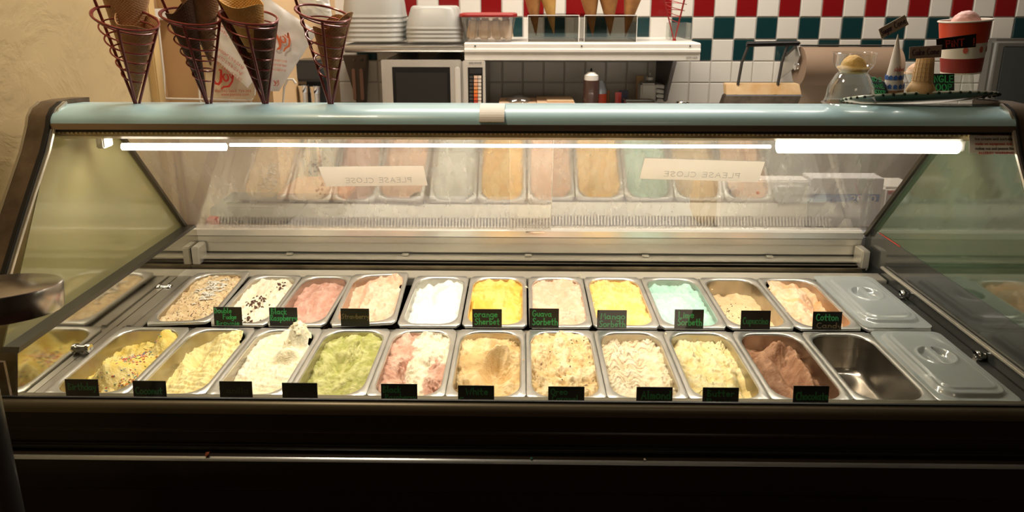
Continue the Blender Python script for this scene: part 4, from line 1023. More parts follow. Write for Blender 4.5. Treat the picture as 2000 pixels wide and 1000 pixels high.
# upper shelf: steel left half, white extruded right half
sh = thing('steel_shelf', 'brushed steel shelf with rolled front edge, left of the white shelf', 'shelf', (-.5, 3.3, 1.45))
zs = at(800, 88, 3.13).z; x0, x1 = at(672, 90, 3.13).x, at(906, 90, 3.13).x
sweep_x([(3.13, zs-.004), (3.126, zs-.018), (3.134, zs-.032), (3.155, zs-.036), (3.17, zs-.03), (3.17, zs-.02), (3.59, zs-.02), (3.59, zs), (3.145, zs)], x0, x1, 'shelf_board', STEEL, sh, ang=50)
wsh = thing('white_shelf', 'long white ridged shelf with dark hood side on the tiled wall', 'shelf', (.2, 3.3, 1.45))
wx0, wx1 = at(907, 100, 3.13).x, at(1368, 100, 3.13).x; zt = at(1100, 84, 3.13).z; zb = at(1100, 118, 3.13).z; dz = zt-zb
sweep_x([(3.14, zt), (3.128, zt-.004), (3.128, zt-.32*dz), (3.122, zt-.36*dz), (3.122, zt-.52*dz), (3.134, zt-.55*dz), (3.134, zt-.64*dz), (3.128, zt-.67*dz), (3.128, zb), (3.15, zb), (3.15, zb+.012), (3.592, zb+.012), (3.592, zt)], wx0, wx1, 'shelf_board', WHITEM, wsh, smooth=False, bevel=.0015)
for u in (928, 1136, 1348): MB().lathe([(.0, .003), (.003, .003), (.004, 0)], at(u, 90, 3.127), 10, rot=Matrix.Rotation(PI/2, 3, 'X')).build('screw', DARKM, wsh)
xbk = at(1322, 120, 3.2).x-.02
MB().prism([(xbk, 3.17, zb+.012), (xbk, 3.59, zb+.012), (xbk, 3.59, CT+.002), (xbk, 3.44, CT+.002)], (.018, 0, 0)).build('side_bracket', mat('hood_dark', (.06, .05, .045), .4, .3), wsh, bevel=.002)
MB().b2((wx0+.05, 3.16, zb+.006), (xbk, 3.58, zb+.0115)).build('hood_underside', DARKM, wsh)
printed('SERVER', at(1340, 114, 3.127), (1, 0, 0), (0, 0, 1), .008, mat('grey_print', (.25, .24, .22), .6), wsh, width=pxm(22, 3.13), normal=nf)

# outlet in the hood
ol = thing('wall_outlet', 'pinkish outlet plate beside the dark hood side', 'outlet', at(1303, 145, 3.58))
MB().box(at(1303, 148, 3.588), (pxm(12, 3.58), .008, pxm(34, 3.58))).build('plate', mat('outlet_pink', (.55, .38, .28), .5), ol, bevel=.002)
for v in (140, 152): MB().box(at(1303, v, 3.583), (.008, .006, .012)).build('socket', DARKM, ol, bevel=.001)

# microwave
YM = 3.13
mw = thing('microwave', 'stainless microwave oven with dark door window under the shelf', 'microwave', at(850, 207, YM))
def mbx(u0, v0, u1, v1, Y0, Y1, name, m, par, bevel=.003, Yp=None, zmin=None, **k):
    a = at(u0, v0, Yp or Y0); b_ = at(u1, v1, Yp or Y0); z1_ = zmin if zmin is not None else b_.z
    return MB().b2((a.x, Y0, z1_), (b_.x, Y1, a.z)).build(name, m, par, bevel=bevel, **k)
mbx(745, 119.5, 949, 240, YM, 3.55, 'body', STEEL, mw, zmin=CT+.002)
mw_door = mbx(745, 116, 903, 240, YM-.018, YM-.001, 'door', mat('mw_door', (.66, .63, .58), .3, .9, noise_amt=.1), mw, zmin=CT+.008, Yp=YM)
mbx(767, 130, 882, 235, YM-.0195, YM-.0175, 'window_frame', BLACKG, mw_door, Yp=YM, zmin=CT+.03, bevel=.0008)
mbx(774, 141, 876, 228, YM-.0208, YM-.0190, 'window', mat('mw_glass', (.022, .02, .017), .3, 0, .25), mw_door, Yp=YM, zmin=CT+.04, bevel=.0005)
mbx(890, 128, 902, 226, YM-.045, YM-.030, 'handle', mat('handle_satin', (.78, .76, .70), .3, .6), mw_door, Yp=YM, zmin=CT+.04, bevel=.006)
for v in (134, 222): mbx(893, v-3, 899, v+3, YM-.032, YM-.016, 'handle_mount', STEEL, mw_door, Yp=YM, bevel=.001)
mbx(904, 118, 949, 240, YM-.012, YM-.001, 'control_panel', mat('mw_panel', (.66, .62, .55), .35, .5), mw, Yp=YM, zmin=CT+.008)
kp = mbx(914, 131, 944, 232, YM-.0135, YM-.0115, 'keypad', BLACKG, mw, Yp=YM, bevel=.0006)
mbx(918, 133.5, 941, 143, YM-.0145, YM-.0130, 'display', mat('mw_display', (.02, .02, .018), .2), kp, Yp=YM, bevel=.0004)
printed('SOLWAVE', at(916, 125, YM-.013), (1, 0, 0), (0, 0, 1), .0085, INK, mw, width=pxm(24, YM), normal=nf)
kc = [(.75, .5, .35), (.75, .42, .25), (.75, .36, .18), (.75, .30, .10), (.8, .22, .04), (.8, .16, .03), (.62, .08, .02), (.5, .05, .02), (.4, .04, .03), (.35, .04, .03)]
for i in range(10):
    v = 147+i*7.1
    mbx(926, v, 933.5, v+5.8, YM-.0148, YM-.0134, 'key', mat('key_%d' % i, kc[i], .4), kp, Yp=YM, bevel=.0004)
    mbx(934.2, v, 940.5, v+5.8, YM-.0148, YM-.0134, 'key', mat('key_pale', (.72, .62, .52), .4), kp, Yp=YM, bevel=.0004)
    mbx(917.5, v+.5, 924, v+5.2, YM-.0148, YM-.0134, 'key', mat('key_dark', (.05, .045, .04), .4), kp, Yp=YM, bevel=.0004)

# ---------------------------------------------------------------- on the shelf
def tub_stack(uc, ub, specs, wpx, toppx, Y, lab, grp):
    """nested tubs upside down: the lower ones show only as rims, the topmost shows its body"""
    zb_ = zt+.001; c = at(uc, 84, Y); w = pxm(wpx, Y)/2; z = zb_
    n, step, hb = specs
    for i in range(n):
        hgt = hb
        t = thing('plastic_tub', lab % ('topmost of its stack' if i == n-1 else ['first', 'second', 'third', 'fourth', 'fifth', 'sixth'][i]+' from the bottom of its stack'), 'tub', (c.x, Y, z), grp)
        def rr(f, zz, rr_=.5): return [Vector((c.x+p.x, Y+p.y, zz)) for p in rr_ring(w*f, w*f*.9, w*f*rr_, 0, 48)]
        top = i == n-1
        tw = toppx/wpx
        mb = MB(); mb.loft([rr(.99, z), rr(1.0, z+.002), rr(1.0, z+.007), rr(.985, z+.010), rr(.98, z+step-.0004)]); mb.build('rim', TRWHITE, t, smooth=True, ang=60)
        if top: MB().loft([rr(.975, z+step*.85), rr(.95, z+hgt*.35), rr(tw+.03, z+hgt*.86), rr(tw, z+hgt*.95), rr(tw-.05, z+hgt, .6), rr(tw*.3, z+hgt, .6)], cap1=True).build('body', TRWHITE, t, smooth=True, ang=60)
        z += step
tub_stack(736, 84, (6, .021, .15), 112, 94, 3.30, 'cloudy white tub in the tall left stack, %s', 'upturned tubs in the tall left stack')
tub_stack(852, 84, (4, .018, .105), 106, 84, 3.28, 'cloudy white tub in the short stack, %s', 'upturned tubs in the short stack')
# box of waffles / bread with red lid
Yc = 3.25; c = at(955, 84, Yc); 
fbx = thing('food_box', 'clear food box with red lid holding pale bread slices', 'food box', (c.x, Yc, zt+.001))
wb, wt_ = pxm(84, Yc)/2, pxm(104, Yc)/2; hb = at(955, 26, Yc).z-zt
rr = lambda w, zz, k=.28: [Vector((c.x+p.x, Yc+p.y, zz)) for p in rr_ring(w, w*.75, w*k, 0, 48)]
MB().loft([rr(wb*.4, zt+.003), rr(wb, zt+.002), rr(wb*1.03, zt+.012), rr(wt_*.97, zt+hb*.88), rr(wt_, zt+hb*.9)], cap0=True).build('box_body', glass_mat('food_box_plastic', (.80, .74, .68), .06, .5, .08, .12), fbx, smooth=True, ang=60)
MB().loft([rr(wt_*1.0, zt+hb*.88), rr(wt_*1.03, zt+hb*.90), rr(wt_*1.02, zt+hb*.99), rr(wt_*.95, zt+hb*1.02), rr(wt_*.3, zt+hb*1.03)], cap1=True).build('lid', LIDRED, fbx, smooth=True, ang=60)
BREAD = mat('bread', (.85, .68, .46), .8, noise_amt=.2, nscale=40, bump=.5, bscale=90)
for i, (u, w, a) in enumerate(((924, 17, .12), (947, 20, .05), (970, 18, -.12), (990, 18, -.14))):
    p = at(u, 60, Yc-.02); R = Matrix.Rotation(a, 3, 'Y')
    o = MB().box((p.x, Yc-.02, zt+.006+.05), (pxm(w*1.12, Yc), .07, .100), R).build('bread_slice', BREAD, bevel=.012, seg=3, smooth=True)
    tag(o, ['leftmost bread slice in the red-lidded box', 'second bread slice from the left in the red-lidded box', 'third bread slice from the left in the red-lidded box', 'rightmost bread slice in the red-lidded box'][i], 'bread', 'bread slices in the red-lidded box')

# acrylic cone dispensers with sugar cones hanging in them
def dispenser(u0, u1, lab, cones):
    Y0_, Y1_ = 3.20, 3.46; a = at(u0, 30, Y0_); b_ = at(u1, 30, Y0_); zt2 = a.z; z0_ = zt+.001
    t = thing('cone_dispenser', lab, 'cone stand', ((a.x+b_.x)/2, Y0_, z0_)); th = .003
    for nm, p, q in (('front_panel', (a.x, Y0_, z0_), (b_.x, Y0_+th, zt2)), ('back_panel', (a.x, Y1_-th, z0_), (b_.x, Y1_, zt2)),
                     ('side_panel', (a.x, Y0_+th, z0_), (a.x+th, Y1_-th, zt2)), ('side_panel', (b_.x-th, Y0_+th, z0_), (b_.x, Y1_-th, zt2))):
        MB().b2(p, q).build(nm, CLEARD, t)
    MB().b2((a.x, Y0_, zt2), (b_.x, Y1_, zt2+.003)).build('top_panel', CLEARD, t)
    for x in (a.x, b_.x): MB().tube([(x, Y0_, z0_), (x, Y0_, zt2)], .0015, 6).build('edge', mat('acrylic_edge', (.75, .72, .66), .3), t)
    MB().tube([(a.x, Y0_, zt2), (b_.x, Y0_, zt2)], .0015, 6).build('edge', MATS['acrylic_edge'], t)
    for (ua, va, ub, vb, r, lb, sd) in cones:
        cone(at(ua, va, Y0_+.04), at(ub, vb, Y0_+.04), pxm(r, Y0_), CONE_O if sd % 2 else CONE_Y, lb, 'sugar cones standing in the clear dispensers', sd)
dispenser(1031, 1131, 'left clear acrylic cone dispenser on the white shelf', [(1047, 70, 1038, -30, 20, 'brown sugar cone at the left of the left dispenser', 11), (1082, 67, 1067, -30, 19, 'pale sugar cone leaning in the left dispenser', 12)])
dispenser(1142, 1245, 'right clear acrylic cone dispenser on the white shelf', [(1158, 72, 1149, -30, 22, 'sugar cone at the left of the right dispenser', 13), (1192, 70, 1188, -30, 23, 'tall sugar cone in the middle of the right dispenser', 15), (1221, 72, 1240, -30, 21, 'sugar cone leaning right in the right dispenser', 17)])
wire_holder(at(1317, 77, 3.3), at(1320, -28, 3.27), pxm(30, 3.3), REDW, 'small red wire cone holder on the right of the white shelf', 3.3, (0, 0, 0), wire=.0022)
cb = thing('clear_box', 'small empty clear acrylic box beside the red wire holder', 'box', at(1333, 79, 3.3))
a = at(1310, 45, 3.33); b_ = at(1349, 79, 3.33)
for nm, p, q in (('front_panel', (a.x, 3.33, zt+.001), (b_.x, 3.333, a.z)), ('back_panel', (a.x, 3.43, zt+.001), (b_.x, 3.433, a.z)), ('side_panel', (a.x, 3.333, zt+.001), (a.x+.003, 3.43, a.z)), ('side_panel', (b_.x-.003, 3.333, zt+.001), (b_.x, 3.43, a.z))):
    MB().b2(p, q).build(nm, CLEAR, cb)

# ---------------------------------------------------------------- on the back counter
def bottle(uc, vtop, vsh, wpx, Y, name, cat, lab, m, capm, caps):
    c = at(uc, vsh, Y); w = pxm(wpx, Y)/2; t = thing(name, lab, cat, (c.x, Y, CT+.001)); z0_ = CT+.001; hs = c.z-z0_
    MB().lathe([(w*.6, 0), (w*.96, .001), (w, .006), (w, hs-.004), (w*.96, hs)], (c.x, Y, z0_), 28, cap0=True, cap1=True).build('body', m, t, smooth=True)
    MB().lathe([(w*f, hs+zz) for f, zz in caps], (c.x, Y, z0_), 24, cap1=True).build('cap', capm, t, smooth=True)
    return t
s1 = bottle(1155, 134, 156, 30, 3.16, 'sauce_bottle', 'bottle', 'squeeze bottle of dark brown sauce with white cap', mat('chocolate_sauce', (.055, .028, .022), .25, coat=.5), WHITEP,
       [(.9, 0), (.9, .022), (.75, .025), (.6, .03), (.5, .034), (.35, .036)])
p = at(1155, 134, 3.16); MB().lathe([(.005, -.012), (.004, -.004), (.0025, .002)], p, 12, cap1=True).build('nozzle_tip', BLACKG, s1)
s2 = thing('spray_can', 'whipped cream can with red and white label behind the sauce bottle', 'can', (at(1172, 200, 3.24).x, 3.24, CT+.001))
cz = at(1172, 176, 3.24); w = pxm(25, 3.24)/2
MB().lathe([(w, 0), (w, cz.z-CT), (w*.9, cz.z-CT+.012), (w*.6, cz.z-CT+.034), (w*.4, cz.z-CT+.045)], (cz.x, 3.24, CT+.001), 24, cap0=True, cap1=True).build('body', mat('can_body', (.55, .62, .70), .25, .3, noise_amt=.1), s2, smooth=True)
def wlabel(m, t, z0_, z1_, a0, a1, nm='label_band'):
    mb = MB(); R = [[Vector((cz.x+(w+.001)*math.cos(a), 3.24+(w+.001)*math.sin(a), zz)) for a in [a0+(a1-a0)*i/10 for i in range(11)]] for zz in (z0_, z1_)]
    mb.loft(R, False).build(nm, m, t)
wlabel(mat('label_red', (.62, .07, .02), .4), s2, CT+.03, at(1172, 182, 3.24).z, -PI*.95, -.05)
s3 = thing('cloudy_jug', 'stack of cloudy plastic jugs at the right end of the counter', 'jug', at(1265, 205, 3.3))
a = at(1251, 162, 3.28); b_ = at(1290, 200, 3.28)
MB().b2((a.x, 3.26, CT+.001), (at(1281, 162, 3.28).x, 3.36, a.z)).build('jug_body', TRWHITE, s3, bevel=.008, smooth=True)
MB().lathe([(.018, 0), (.018, .014), (.012, .016), (.004, .02), (.003, .034)], at(1269, 156, 3.30), 16, cap1=True).build('jug_lid', TRWHITE, s3, smooth=True)
for k in range(4):
    v = 166+k*9.5; p = at(1293, v, 3.34)
    o = MB().box((p.x+.002*k, 3.40, p.z-.01), (.055, .09, .0185), Matrix.Rotation(.12, 3, 'Y')).build('plastic_tray', WHITEP, bevel=.004)
    tag(o, 'white plastic tray behind the cloudy jug, '+['topmost', 'second from the top', 'third from the top', 'lowest'][k], 'tray', 'small white trays by the jug')
zz4 = at(1293, 166+3*9.5, 3.34).z-.02
tag(MB().b2((at(1285, 190, 3.34).x, 3.36, CT+.001), (at(1304, 190, 3.34).x, 3.44, zz4-.002)).build('storage_block', WHITEP, bevel=.004), 'white box under the small trays at the counter end', 'box')
s5 = thing('steel_bin', 'low rectangular steel insert pan on the back counter', 'pan', at(1255, 200, 3.15))
a = at(1222, 198.5, 3.15); b_ = at(1283, 198.5, 3.15)
mb = MB(); cx_, w_ = (a.x+b_.x)/2, (b_.x-a.x)/2
q = lambda w2, l2, zz: [Vector((cx_-w2, 3.18-l2, zz)), Vector((cx_+w2, 3.18-l2, zz)), Vector((cx_+w2, 3.18+l2, zz)), Vector((cx_-w2, 3.18+l2, zz))]
mb.loft([q(w_*.85, .05, CT+.001), q(w_*.93, .055, a.z-.004), q(w_, .065, a.z-.002), q(w_, .065, a.z), q(w_*.9, .052, a.z)], cap0=True).build('insert', STEEL, s5)
def shaker(u, v, wpx, Y, lab):
    c = at(u, v, Y); w = pxm(wpx, Y)/2; t = thing('shaker', lab, 'shaker', (c.x, Y, CT+.001)); h = c.z-CT
    MB().lathe([(w*.9, 0), (w*.9, h-.02)], (c.x, Y, CT+.001), 20, cap0=True).build('glass_body', mat('shaker_glass', (.35, .33, .3), .2), t, smooth=True)
    MB().lathe([(w, h-.022), (w, h-.004), (w*.9, h), (w*.4, h+.002)], (c.x, Y, CT+.001), 20, cap1=True).build('lid', CHROME, t, smooth=True)
shaker(1334, 198, 26, 3.15, 'wide steel-lidded jar at the right end of the counter'); shaker(1308, 203, 17, 3.12, 'small steel-lidded shaker left of the wide jar')
shaker(1198, 202, 12, 3.12, 'small steel-lidded shaker beside the sauce bottle')
# coloured packets between the bottles and the jug
for (u0, v0, u1, v1, Y, cc, lab) in ((1201, 180, 1213, 207, 3.3, (.50, .06, .05), 'red packet standing behind the counter bin'), (1209, 176, 1226, 207, 3.36, (.05, .05, .10), 'dark blue packet standing beside the red packet'),
    (1186, 176, 1190, 207, 3.34, (.32, .15, .06), 'narrow brown bottle beside the spray can'), (1222, 192, 1232, 207, 3.4, (.6, .58, .55), 'pale packet beside the dark blue packet'), (1243, 148, 1256, 165, 3.5, (.55, .33, .12), 'small orange box behind the cloudy jug')):
    a = at(u0, v0, Y); b_ = at(u1, v1, Y); mb = MB(); n = 5; xc = (a.x+b_.x)/2; hw_ = (b_.x-a.x)/2; z0_ = CT+.001
    rings = []
    for i in range(n+1):
        f = i/n; hh = hw_*(1-.15*math.sin(f*3)); dd = .018*(1-.85*f)+.002
        rings.append([Vector((xc-hh, Y-dd, z0_+(a.z-z0_)*f)), Vector((xc, Y-dd*1.3, z0_+(a.z-z0_)*f)), Vector((xc+hh, Y-dd, z0_+(a.z-z0_)*f)), Vector((xc+hh, Y+dd, z0_+(a.z-z0_)*f)), Vector((xc-hh, Y+dd, z0_+(a.z-z0_)*f))])
    tag(mb.loft(rings, True, True).build('packet', mat('packet_%d' % u0, cc, .35)), lab, 'packet')
# flat cardboard boxes and plastic on the counter
KR = mat('cardboard', (.50, .29, .15), .7, noise_amt=.15)
def stack_box(u0, u1, v, Y, d, lab, z0_=CT+.001):
    a = at(u0, v, Y); b_ = at(u1, v, Y); t = thing('cardboard_box', lab, 'box', ((a.x+b_.x)/2, Y, z0_)); h = a.z-z0_
    MB().b2((a.x, Y, z0_), (b_.x, Y+d, z0_+h*.8)).build('box_body', KR, t, bevel=.002)
    MB().b2((a.x-.003, Y-.003, z0_+h*.8), (b_.x+.003, Y+d+.003, z0_+h)).build('box_lid', mat('cardboard_lid', (.62, .40, .24), .7), t, bevel=.002); return a.z
zq = stack_box(1050, 1122, 201, 3.12, .2, 'flat brown cardboard box on the counter left of the sauce bottle')
tag(MB().b2((at(1068, 197, 3.16).x, 3.14, zq+.0005), (at(1121, 197, 3.16).x, 3.28, at(1100, 196, 3.16).z)).build('paper_stack', mat('kraft_stack', (.60, .42, .25), .7), bevel=.002), 'tan paper stack lying on the flat cardboard box', 'paper')
zq = stack_box(975, 1047, 203, 3.12, .2, 'flat brown cardboard box under the clear wrap')
cw = MB(); c0 = at(1013, 200, 3.16); prof = [(.055, 0), (.05, .012), (.032, .022), (.012, .028)]
cw.lathe(prof, (c0.x, 3.2, zq+.0005), 24, cap0=True, cap1=True, wob=lambda a, z: 1+.18*math.sin(5*a)+.1*math.sin(9*a+z*200))
tag(cw.build('plastic_wrap', CLEAR, smooth=True), 'crumpled clear plastic wrap on the cardboard box', 'plastic wrap')

# utensil holder on the tiled wall, and the drinks mixer
uh = thing('utensil_holder', 'dark tapered wall holder with two copper-coloured blades', 'holder', at(695, 205, 3.5))
P = [at(668, 108, 3.5), at(716, 108, 3.5), at(712, 203, 3.5), at(698, 206, 3.5)]
MB().prism(P, (0, .06, 0)).build('holder_body', mat('holder_brown', (.10, .075, .055), .4, .4), uh, bevel=.003)
for u in (691.5, 706.5):
    a = at(u-5, 134, 3.49); b_ = at(u+5, 196, 3.49); MB().b2((a.x, 3.488, b_.z), (b_.x, 3.498, a.z)).build('blade', mat('copper_blade', (.42, .25, .19), .3, .6), uh, bevel=.004, label='copper-coloured blade')
    MB().lathe([(.0, .004), (.006, .004), (.008, 0)], at(u, 117, 3.497), 14, rot=Matrix.Rotation(PI/2, 3, 'X')).build('screw', CHROME, uh)
YX = 2.92
xm = thing('drinks_mixer', 'dark three-spindle drinks mixer in the corner behind the bags', 'mixer', at(595, 207, YX))
a = at(572, 118, YX); b_ = at(628, 160, YX)
MB().b2((a.x, YX, b_.z), (b_.x, YX+.12, a.z)).build('motor_head', mat('mixer_dark', (.04, .045, .05), .3, .3), xm, bevel=.012, smooth=True)
MB().b2((a.x, YX+.12, CT-.3), (b_.x, YX+.19, a.z-.005)).build('column', MATS['mixer_dark'], xm, bevel=.01)
for i, (u, v) in enumerate(((567, 163), (592, 166), (615, 168))):
    c = at(u, v, YX-.01); h = c.z-.775
    cup = thing('mixing_cup', ['left', 'middle', 'right'][i]+' steel mixing cup under the dark drinks mixer', 'cup', (c.x, YX-.01, .775), 'steel mixing cups under the mixer')
    w = pxm(21, YX)/2
    MB().lathe([(w*.55, 0), (w*.62, h*.6), (w*.72, h*.93), (w*.95, h*.95), (w, h), (w*.92, h-.002), (w*.6, h*.5)], (c.x, YX-.01, .775), 24, cap0=True).build('cup_body', CHROME, cup, smooth=True)
tag(MB().b2((at(540, 207, YX).x-.06, YX-.12, .03), (-.957, YX+.22, .773)).build('corner_stand', mat('stand_wood', (.30, .18, .09), .5), bevel=.004), 'brown stand in the corner carrying the drinks mixer', 'stand')

# waffle press
YW = 3.06
wp = thing('waffle_press', 'open waffle press with black handle and browned lid edge', 'waffle press', at(1490, 207, YW))
a0_, a1_, a2_, a3_ = at(1418, 164, YW), at(1562, 164, YW), at(1566, 186, YW-.02), at(1419, 186, YW-.02)
MB().prism([a0_, a1_, a2_, a3_], (0, .05, 0)).build('lid_plate', mat('browned_plate', (.70, .52, .30), .4, .2, col2=(.50, .26, .08), nscale=9), wp, bevel=.003)
p0 = at(1418, 186, YW-.035); p1 = at(1566, 186, YW-.035); p2 = at(1556, 212, YW+.01); p3 = at(1408, 212, YW+.01)
for q_ in (p2, p3): q_.z = min(q_.z, p0.z)
MB().prism([p0, p1, p2, p3], (0, .055, 0)).build('lower_plate', mat('burnt_steel', (.16, .125, .09), .45, .7, noise_amt=.5, nscale=22), wp, bevel=.003)
MB().tube([p0, p1], .0035, 8).build('lid_lip', CHROME, wp, smooth=True)
MB().b2((p3.x+.01, YW+.0, CT+.001), (p2.x-.01, YW+.30, CT+.065)).build('base_body', DARKM, wp, bevel=.006)
for u0, u1 in ((1441, 1456), (1519, 1532)):
    MB().tube([at(u0, 166, YW), at(u0+8, 122, YW+.01), at(u1+12 if False else u1+6, 88, YW+.02)], .0065, 8).build('handle_arm', DARKM, wp, smooth=True)
MB().tube([at(1458, 87, YW+.02), at(1560, 85, YW+.02)], .0105, 12).build('handle_grip', BLACKG, wp, smooth=True)
MB().tube([at(1459, 82.5, YW+.016), at(1556, 81, YW+.016)], .0035, 8).build('grip_band', DARKM, wp, smooth=True)

# kraft paper roll in a cutter
YK = 3.40; ck = at(1640, 129, YK); rk = pxm(36, YK); xk0 = at(1560, 129, YK).x; xk1 = at(1748, 129, YK).x
roll = thing('paper_roll', 'brown kraft paper roll in a wall cutter', 'paper roll', (ck.x, YK, ck.z))
KM = mat('kraft_paper', (.27, .185, .12), .7, noise_amt=.06)
R = Matrix.Rotation(PI/2, 3, 'Y')
MB().lathe([(.018, 0), (rk, 0), (rk, xk1-xk0), (.018, xk1-xk0)], (xk0, YK, ck.z), 48, rot=R).build('paper', KM, roll, smooth=True, ang=40)
MB().lathe([(.0175, -.012), (.02, -.004), (.017, .004), (.008, .005)], (xk0, YK, ck.z), 24, rot=R, cap0=True).build('core', CHROME, roll, smooth=True)
MB().b2((xk0, YK-.012, ck.z+rk+.002), (xk1, YK+.015, ck.z+rk+.009)).build('cutter_blade', DARKM, roll, bevel=.001)
hd = thing('roll_bracket', 'steel bracket arm holding the left end of the paper roll', 'bracket', (xk0-.02, YK+.1, ck.z))
MB().prism([(xk0-.016, YK+.18, ck.z-.085), (xk0-.016, YK-.02, ck.z+.0), (xk0-.016, YK-.05, ck.z+.055), (xk0-.016, YK+.0, ck.z+rk+.010), (xk0-.016, YK+.18, ck.z+.03)], (-.004, 0, 0)).build('side_plate', STEEL, hd, bevel=.001)
MB().tube([(xk0-.05, YK+.05, ck.z+.045), (xk0-.01, YK-.01, ck.z+rk+.02)], .006, 8).build('lever', DARKM, hd, smooth=True)
MB().lathe([(.012, 0), (.02, .004), (.02, .010), (.008, .012)], (xk0-.022, YK, ck.z), 20, rot=R, cap0=True, cap1=True).build('hub', CHROME, hd, smooth=True)
# loose sheet hanging from the roll
tag(MB().b2((at(1562, 160, 3.53).x, 3.53, at(1600, 215, 3.53).z), (at(1705, 160, 3.53).x, 3.533, at(1600, 158, 3.53).z)).build('paper_sheet', mat('kraft_sheet', (.44, .34, .25), .7)), 'pale brown sheet hanging below the paper roll', 'paper')

# fridge at the far right
a = at(1944, 76, 3.5)
fr = thing('wall_cabinet', 'dark grey wall cabinet with pale rounded frame at the right edge', 'cabinet', (a.x, 3.5, .6))
MB().b2((a.x, 3.5, .6), (3.2, 3.592, a.z)).build('cabinet_frame', mat('cabinet_frame_grey', (.11, .105, .09), .45), fr, bevel=.02, seg=3, smooth=True)
MB().b2((a.x+.045, 3.492, .65), (3.15, 3.502, a.z-.035)).build('door_panel', mat('cabinet_dark', (.055, .06, .055), .4), fr, bevel=.006)

# ================================================================ THE PLATE AND CUPS ON THE CANOPY, RIGHT
YP = 1.70; ZCAN = 1.4365
pc = at(1797, 200, YP); px = pxm(159, YP)
px *= .90; SY = .58; TP = Matrix.Rotation(-math.radians(1.6), 3, 'Y') @ Matrix.Rotation(-math.radians(14.5), 3, 'X'); zr = .012
pcen = Vector((pc.x-.004, 1.700, 1.4305))
plate = thing('serving_plate', 'oval pale green plate with dark dotted rim on the canopy', 'plate', pcen)
PGREEN = mat('plate_glaze', (.27, .40, .31), .2, coat=.4)
MB().lathe([(px*.34, 0), (px*.55, .001), (px*.78, zr*.40), (px*.97, zr*.92), (px, zr), (px*.985, zr+.003), (px*.93, zr*.95), (px*.75, zr*.55), (px*.55, .006)], pcen, 96, rot=TP @ Matrix.Diagonal((1, SY, 1)), cap0=True, cap1=True).build('plate_body', PGREEN, plate, smooth=True, ang=70)
MB().lathe([(px*.955, zr*.86), (px*1.003, zr-.001), (px*1.004, zr+.001), (px*.985, zr+.0036), (px*.95, zr+.001)], pcen, 96, rot=TP @ Matrix.Diagonal((1, SY, 1))).build('rim_band', mat('plate_cream', (.62, .64, .52), .25, coat=.3), plate, smooth=True)
dots = mat('plate_dots', (.015, .035, .022), .25)
for k in range(46):
    a_ = 2*PI*k/46; w2 = .0036
    p = pcen+TP @ Vector((px*.998*math.cos(a_), px*.998*SY*math.sin(a_), zr-.0008))
    MB().lathe([(.0, .0035), (w2*.7, .003), (w2, .0), (w2*.9, -.003)], p, 8).build('rim_dot', dots, plate, smooth=True)
def P_(u, v, Y): return at(u, v, Y)
zpl = 1.434
# clear cups mouth to mouth with a yellow scoop; they stand on the canopy left of the plate
YC = 1.63; c = at(1659, 197, YC)
def cup(c0, prof, name, lab, m=CLEAR, grp=None, flip=False):
    t = thing(name, lab, 'cup', c0, grp)
    MB().lathe(prof, c0, 40, cap0=(prof[0][0] < .02)).build('cup_wall', m, t, smooth=True, ang=50); return t
u2 = lambda n: pxm(n, YC)
zc0 = ZCAN+.0005; hc = at(1659, 143, YC).z-zc0
cl = cup(Vector((c.x, YC, zc0)), [(u2(50), 0), (u2(50), .002), (u2(46), .004), (u2(43), hc*.25), (u2(41), hc*.55), (u2(34), hc*.80), (u2(29), hc*.96), (u2(27), hc), (.001, hc)], 'clear_cup', 'upturned clear dome cup left of the plate')
c2z = zc0+hc+.0012; h2 = at(1659, 103, YC).z-c2z
c2 = cup(Vector((c.x, YC, c2z)), [(.001, 0), (u2(26), 0), (u2(27), h2*.12), (u2(33), h2*.3), (u2(37), h2*.5), (u2(37.5), h2*.9), (u2(39.5), h2), (u2(38.5), h2+.001)], 'clear_cup', 'clear cup holding the yellow scoop, stacked on the dome cup')
sc = MB(); r_ = u2(23)
def scoop(mb, c0, r, sq=.85, seed=0, skirt=1.15):
    n1_, n2_ = 40, 22; rings = []
    for j in range(n2_+1):
        f = j/n2_; a = f*PI*.5; ring = []
        for k in range(n1_):
            b2 = 2*PI*k/n1_; rr_ = math.cos(a)*(r*(skirt if f < .12 else 1)); z_ = math.sin(a)*r*sq*1.3+(.0 if f >= .12 else 0)
            p = Vector((rr_*math.cos(b2), rr_*math.sin(b2), z_)); d = 1+.05*fb(p.x*90+seed, p.y*90, p.z*90, 4)
            ring.append(Vector(c0)+Vector((p.x*d, p.y*d, p.z*d)))
        rings.append(ring)
    mb.loft(rings, True, cap=True); return mb
scoop(sc, (c.x, YC, c2z+.009), r_, seed=3, skirt=1.2)
o = sc.build('scoop', mat('yellow_scoop', (.78, .48, .12), .6, bump=.6, bscale=260), smooth=True, ang=80); tag(o, 'yellow scoop sitting in the clear cup at the left of the plate', 'scoop')
tag(MB().lathe([(u2(18), 0), (u2(25), .004), (u2(25.2), .0085), (u2(15), .0088)], (c.x, YC, c2z+.0003), 24, cap0=True, cap1=True).build('sorbet', MATS['yellow_scoop'], smooth=True), 'yellow lower layer in the clear cup under the scoop', 'ice cream')

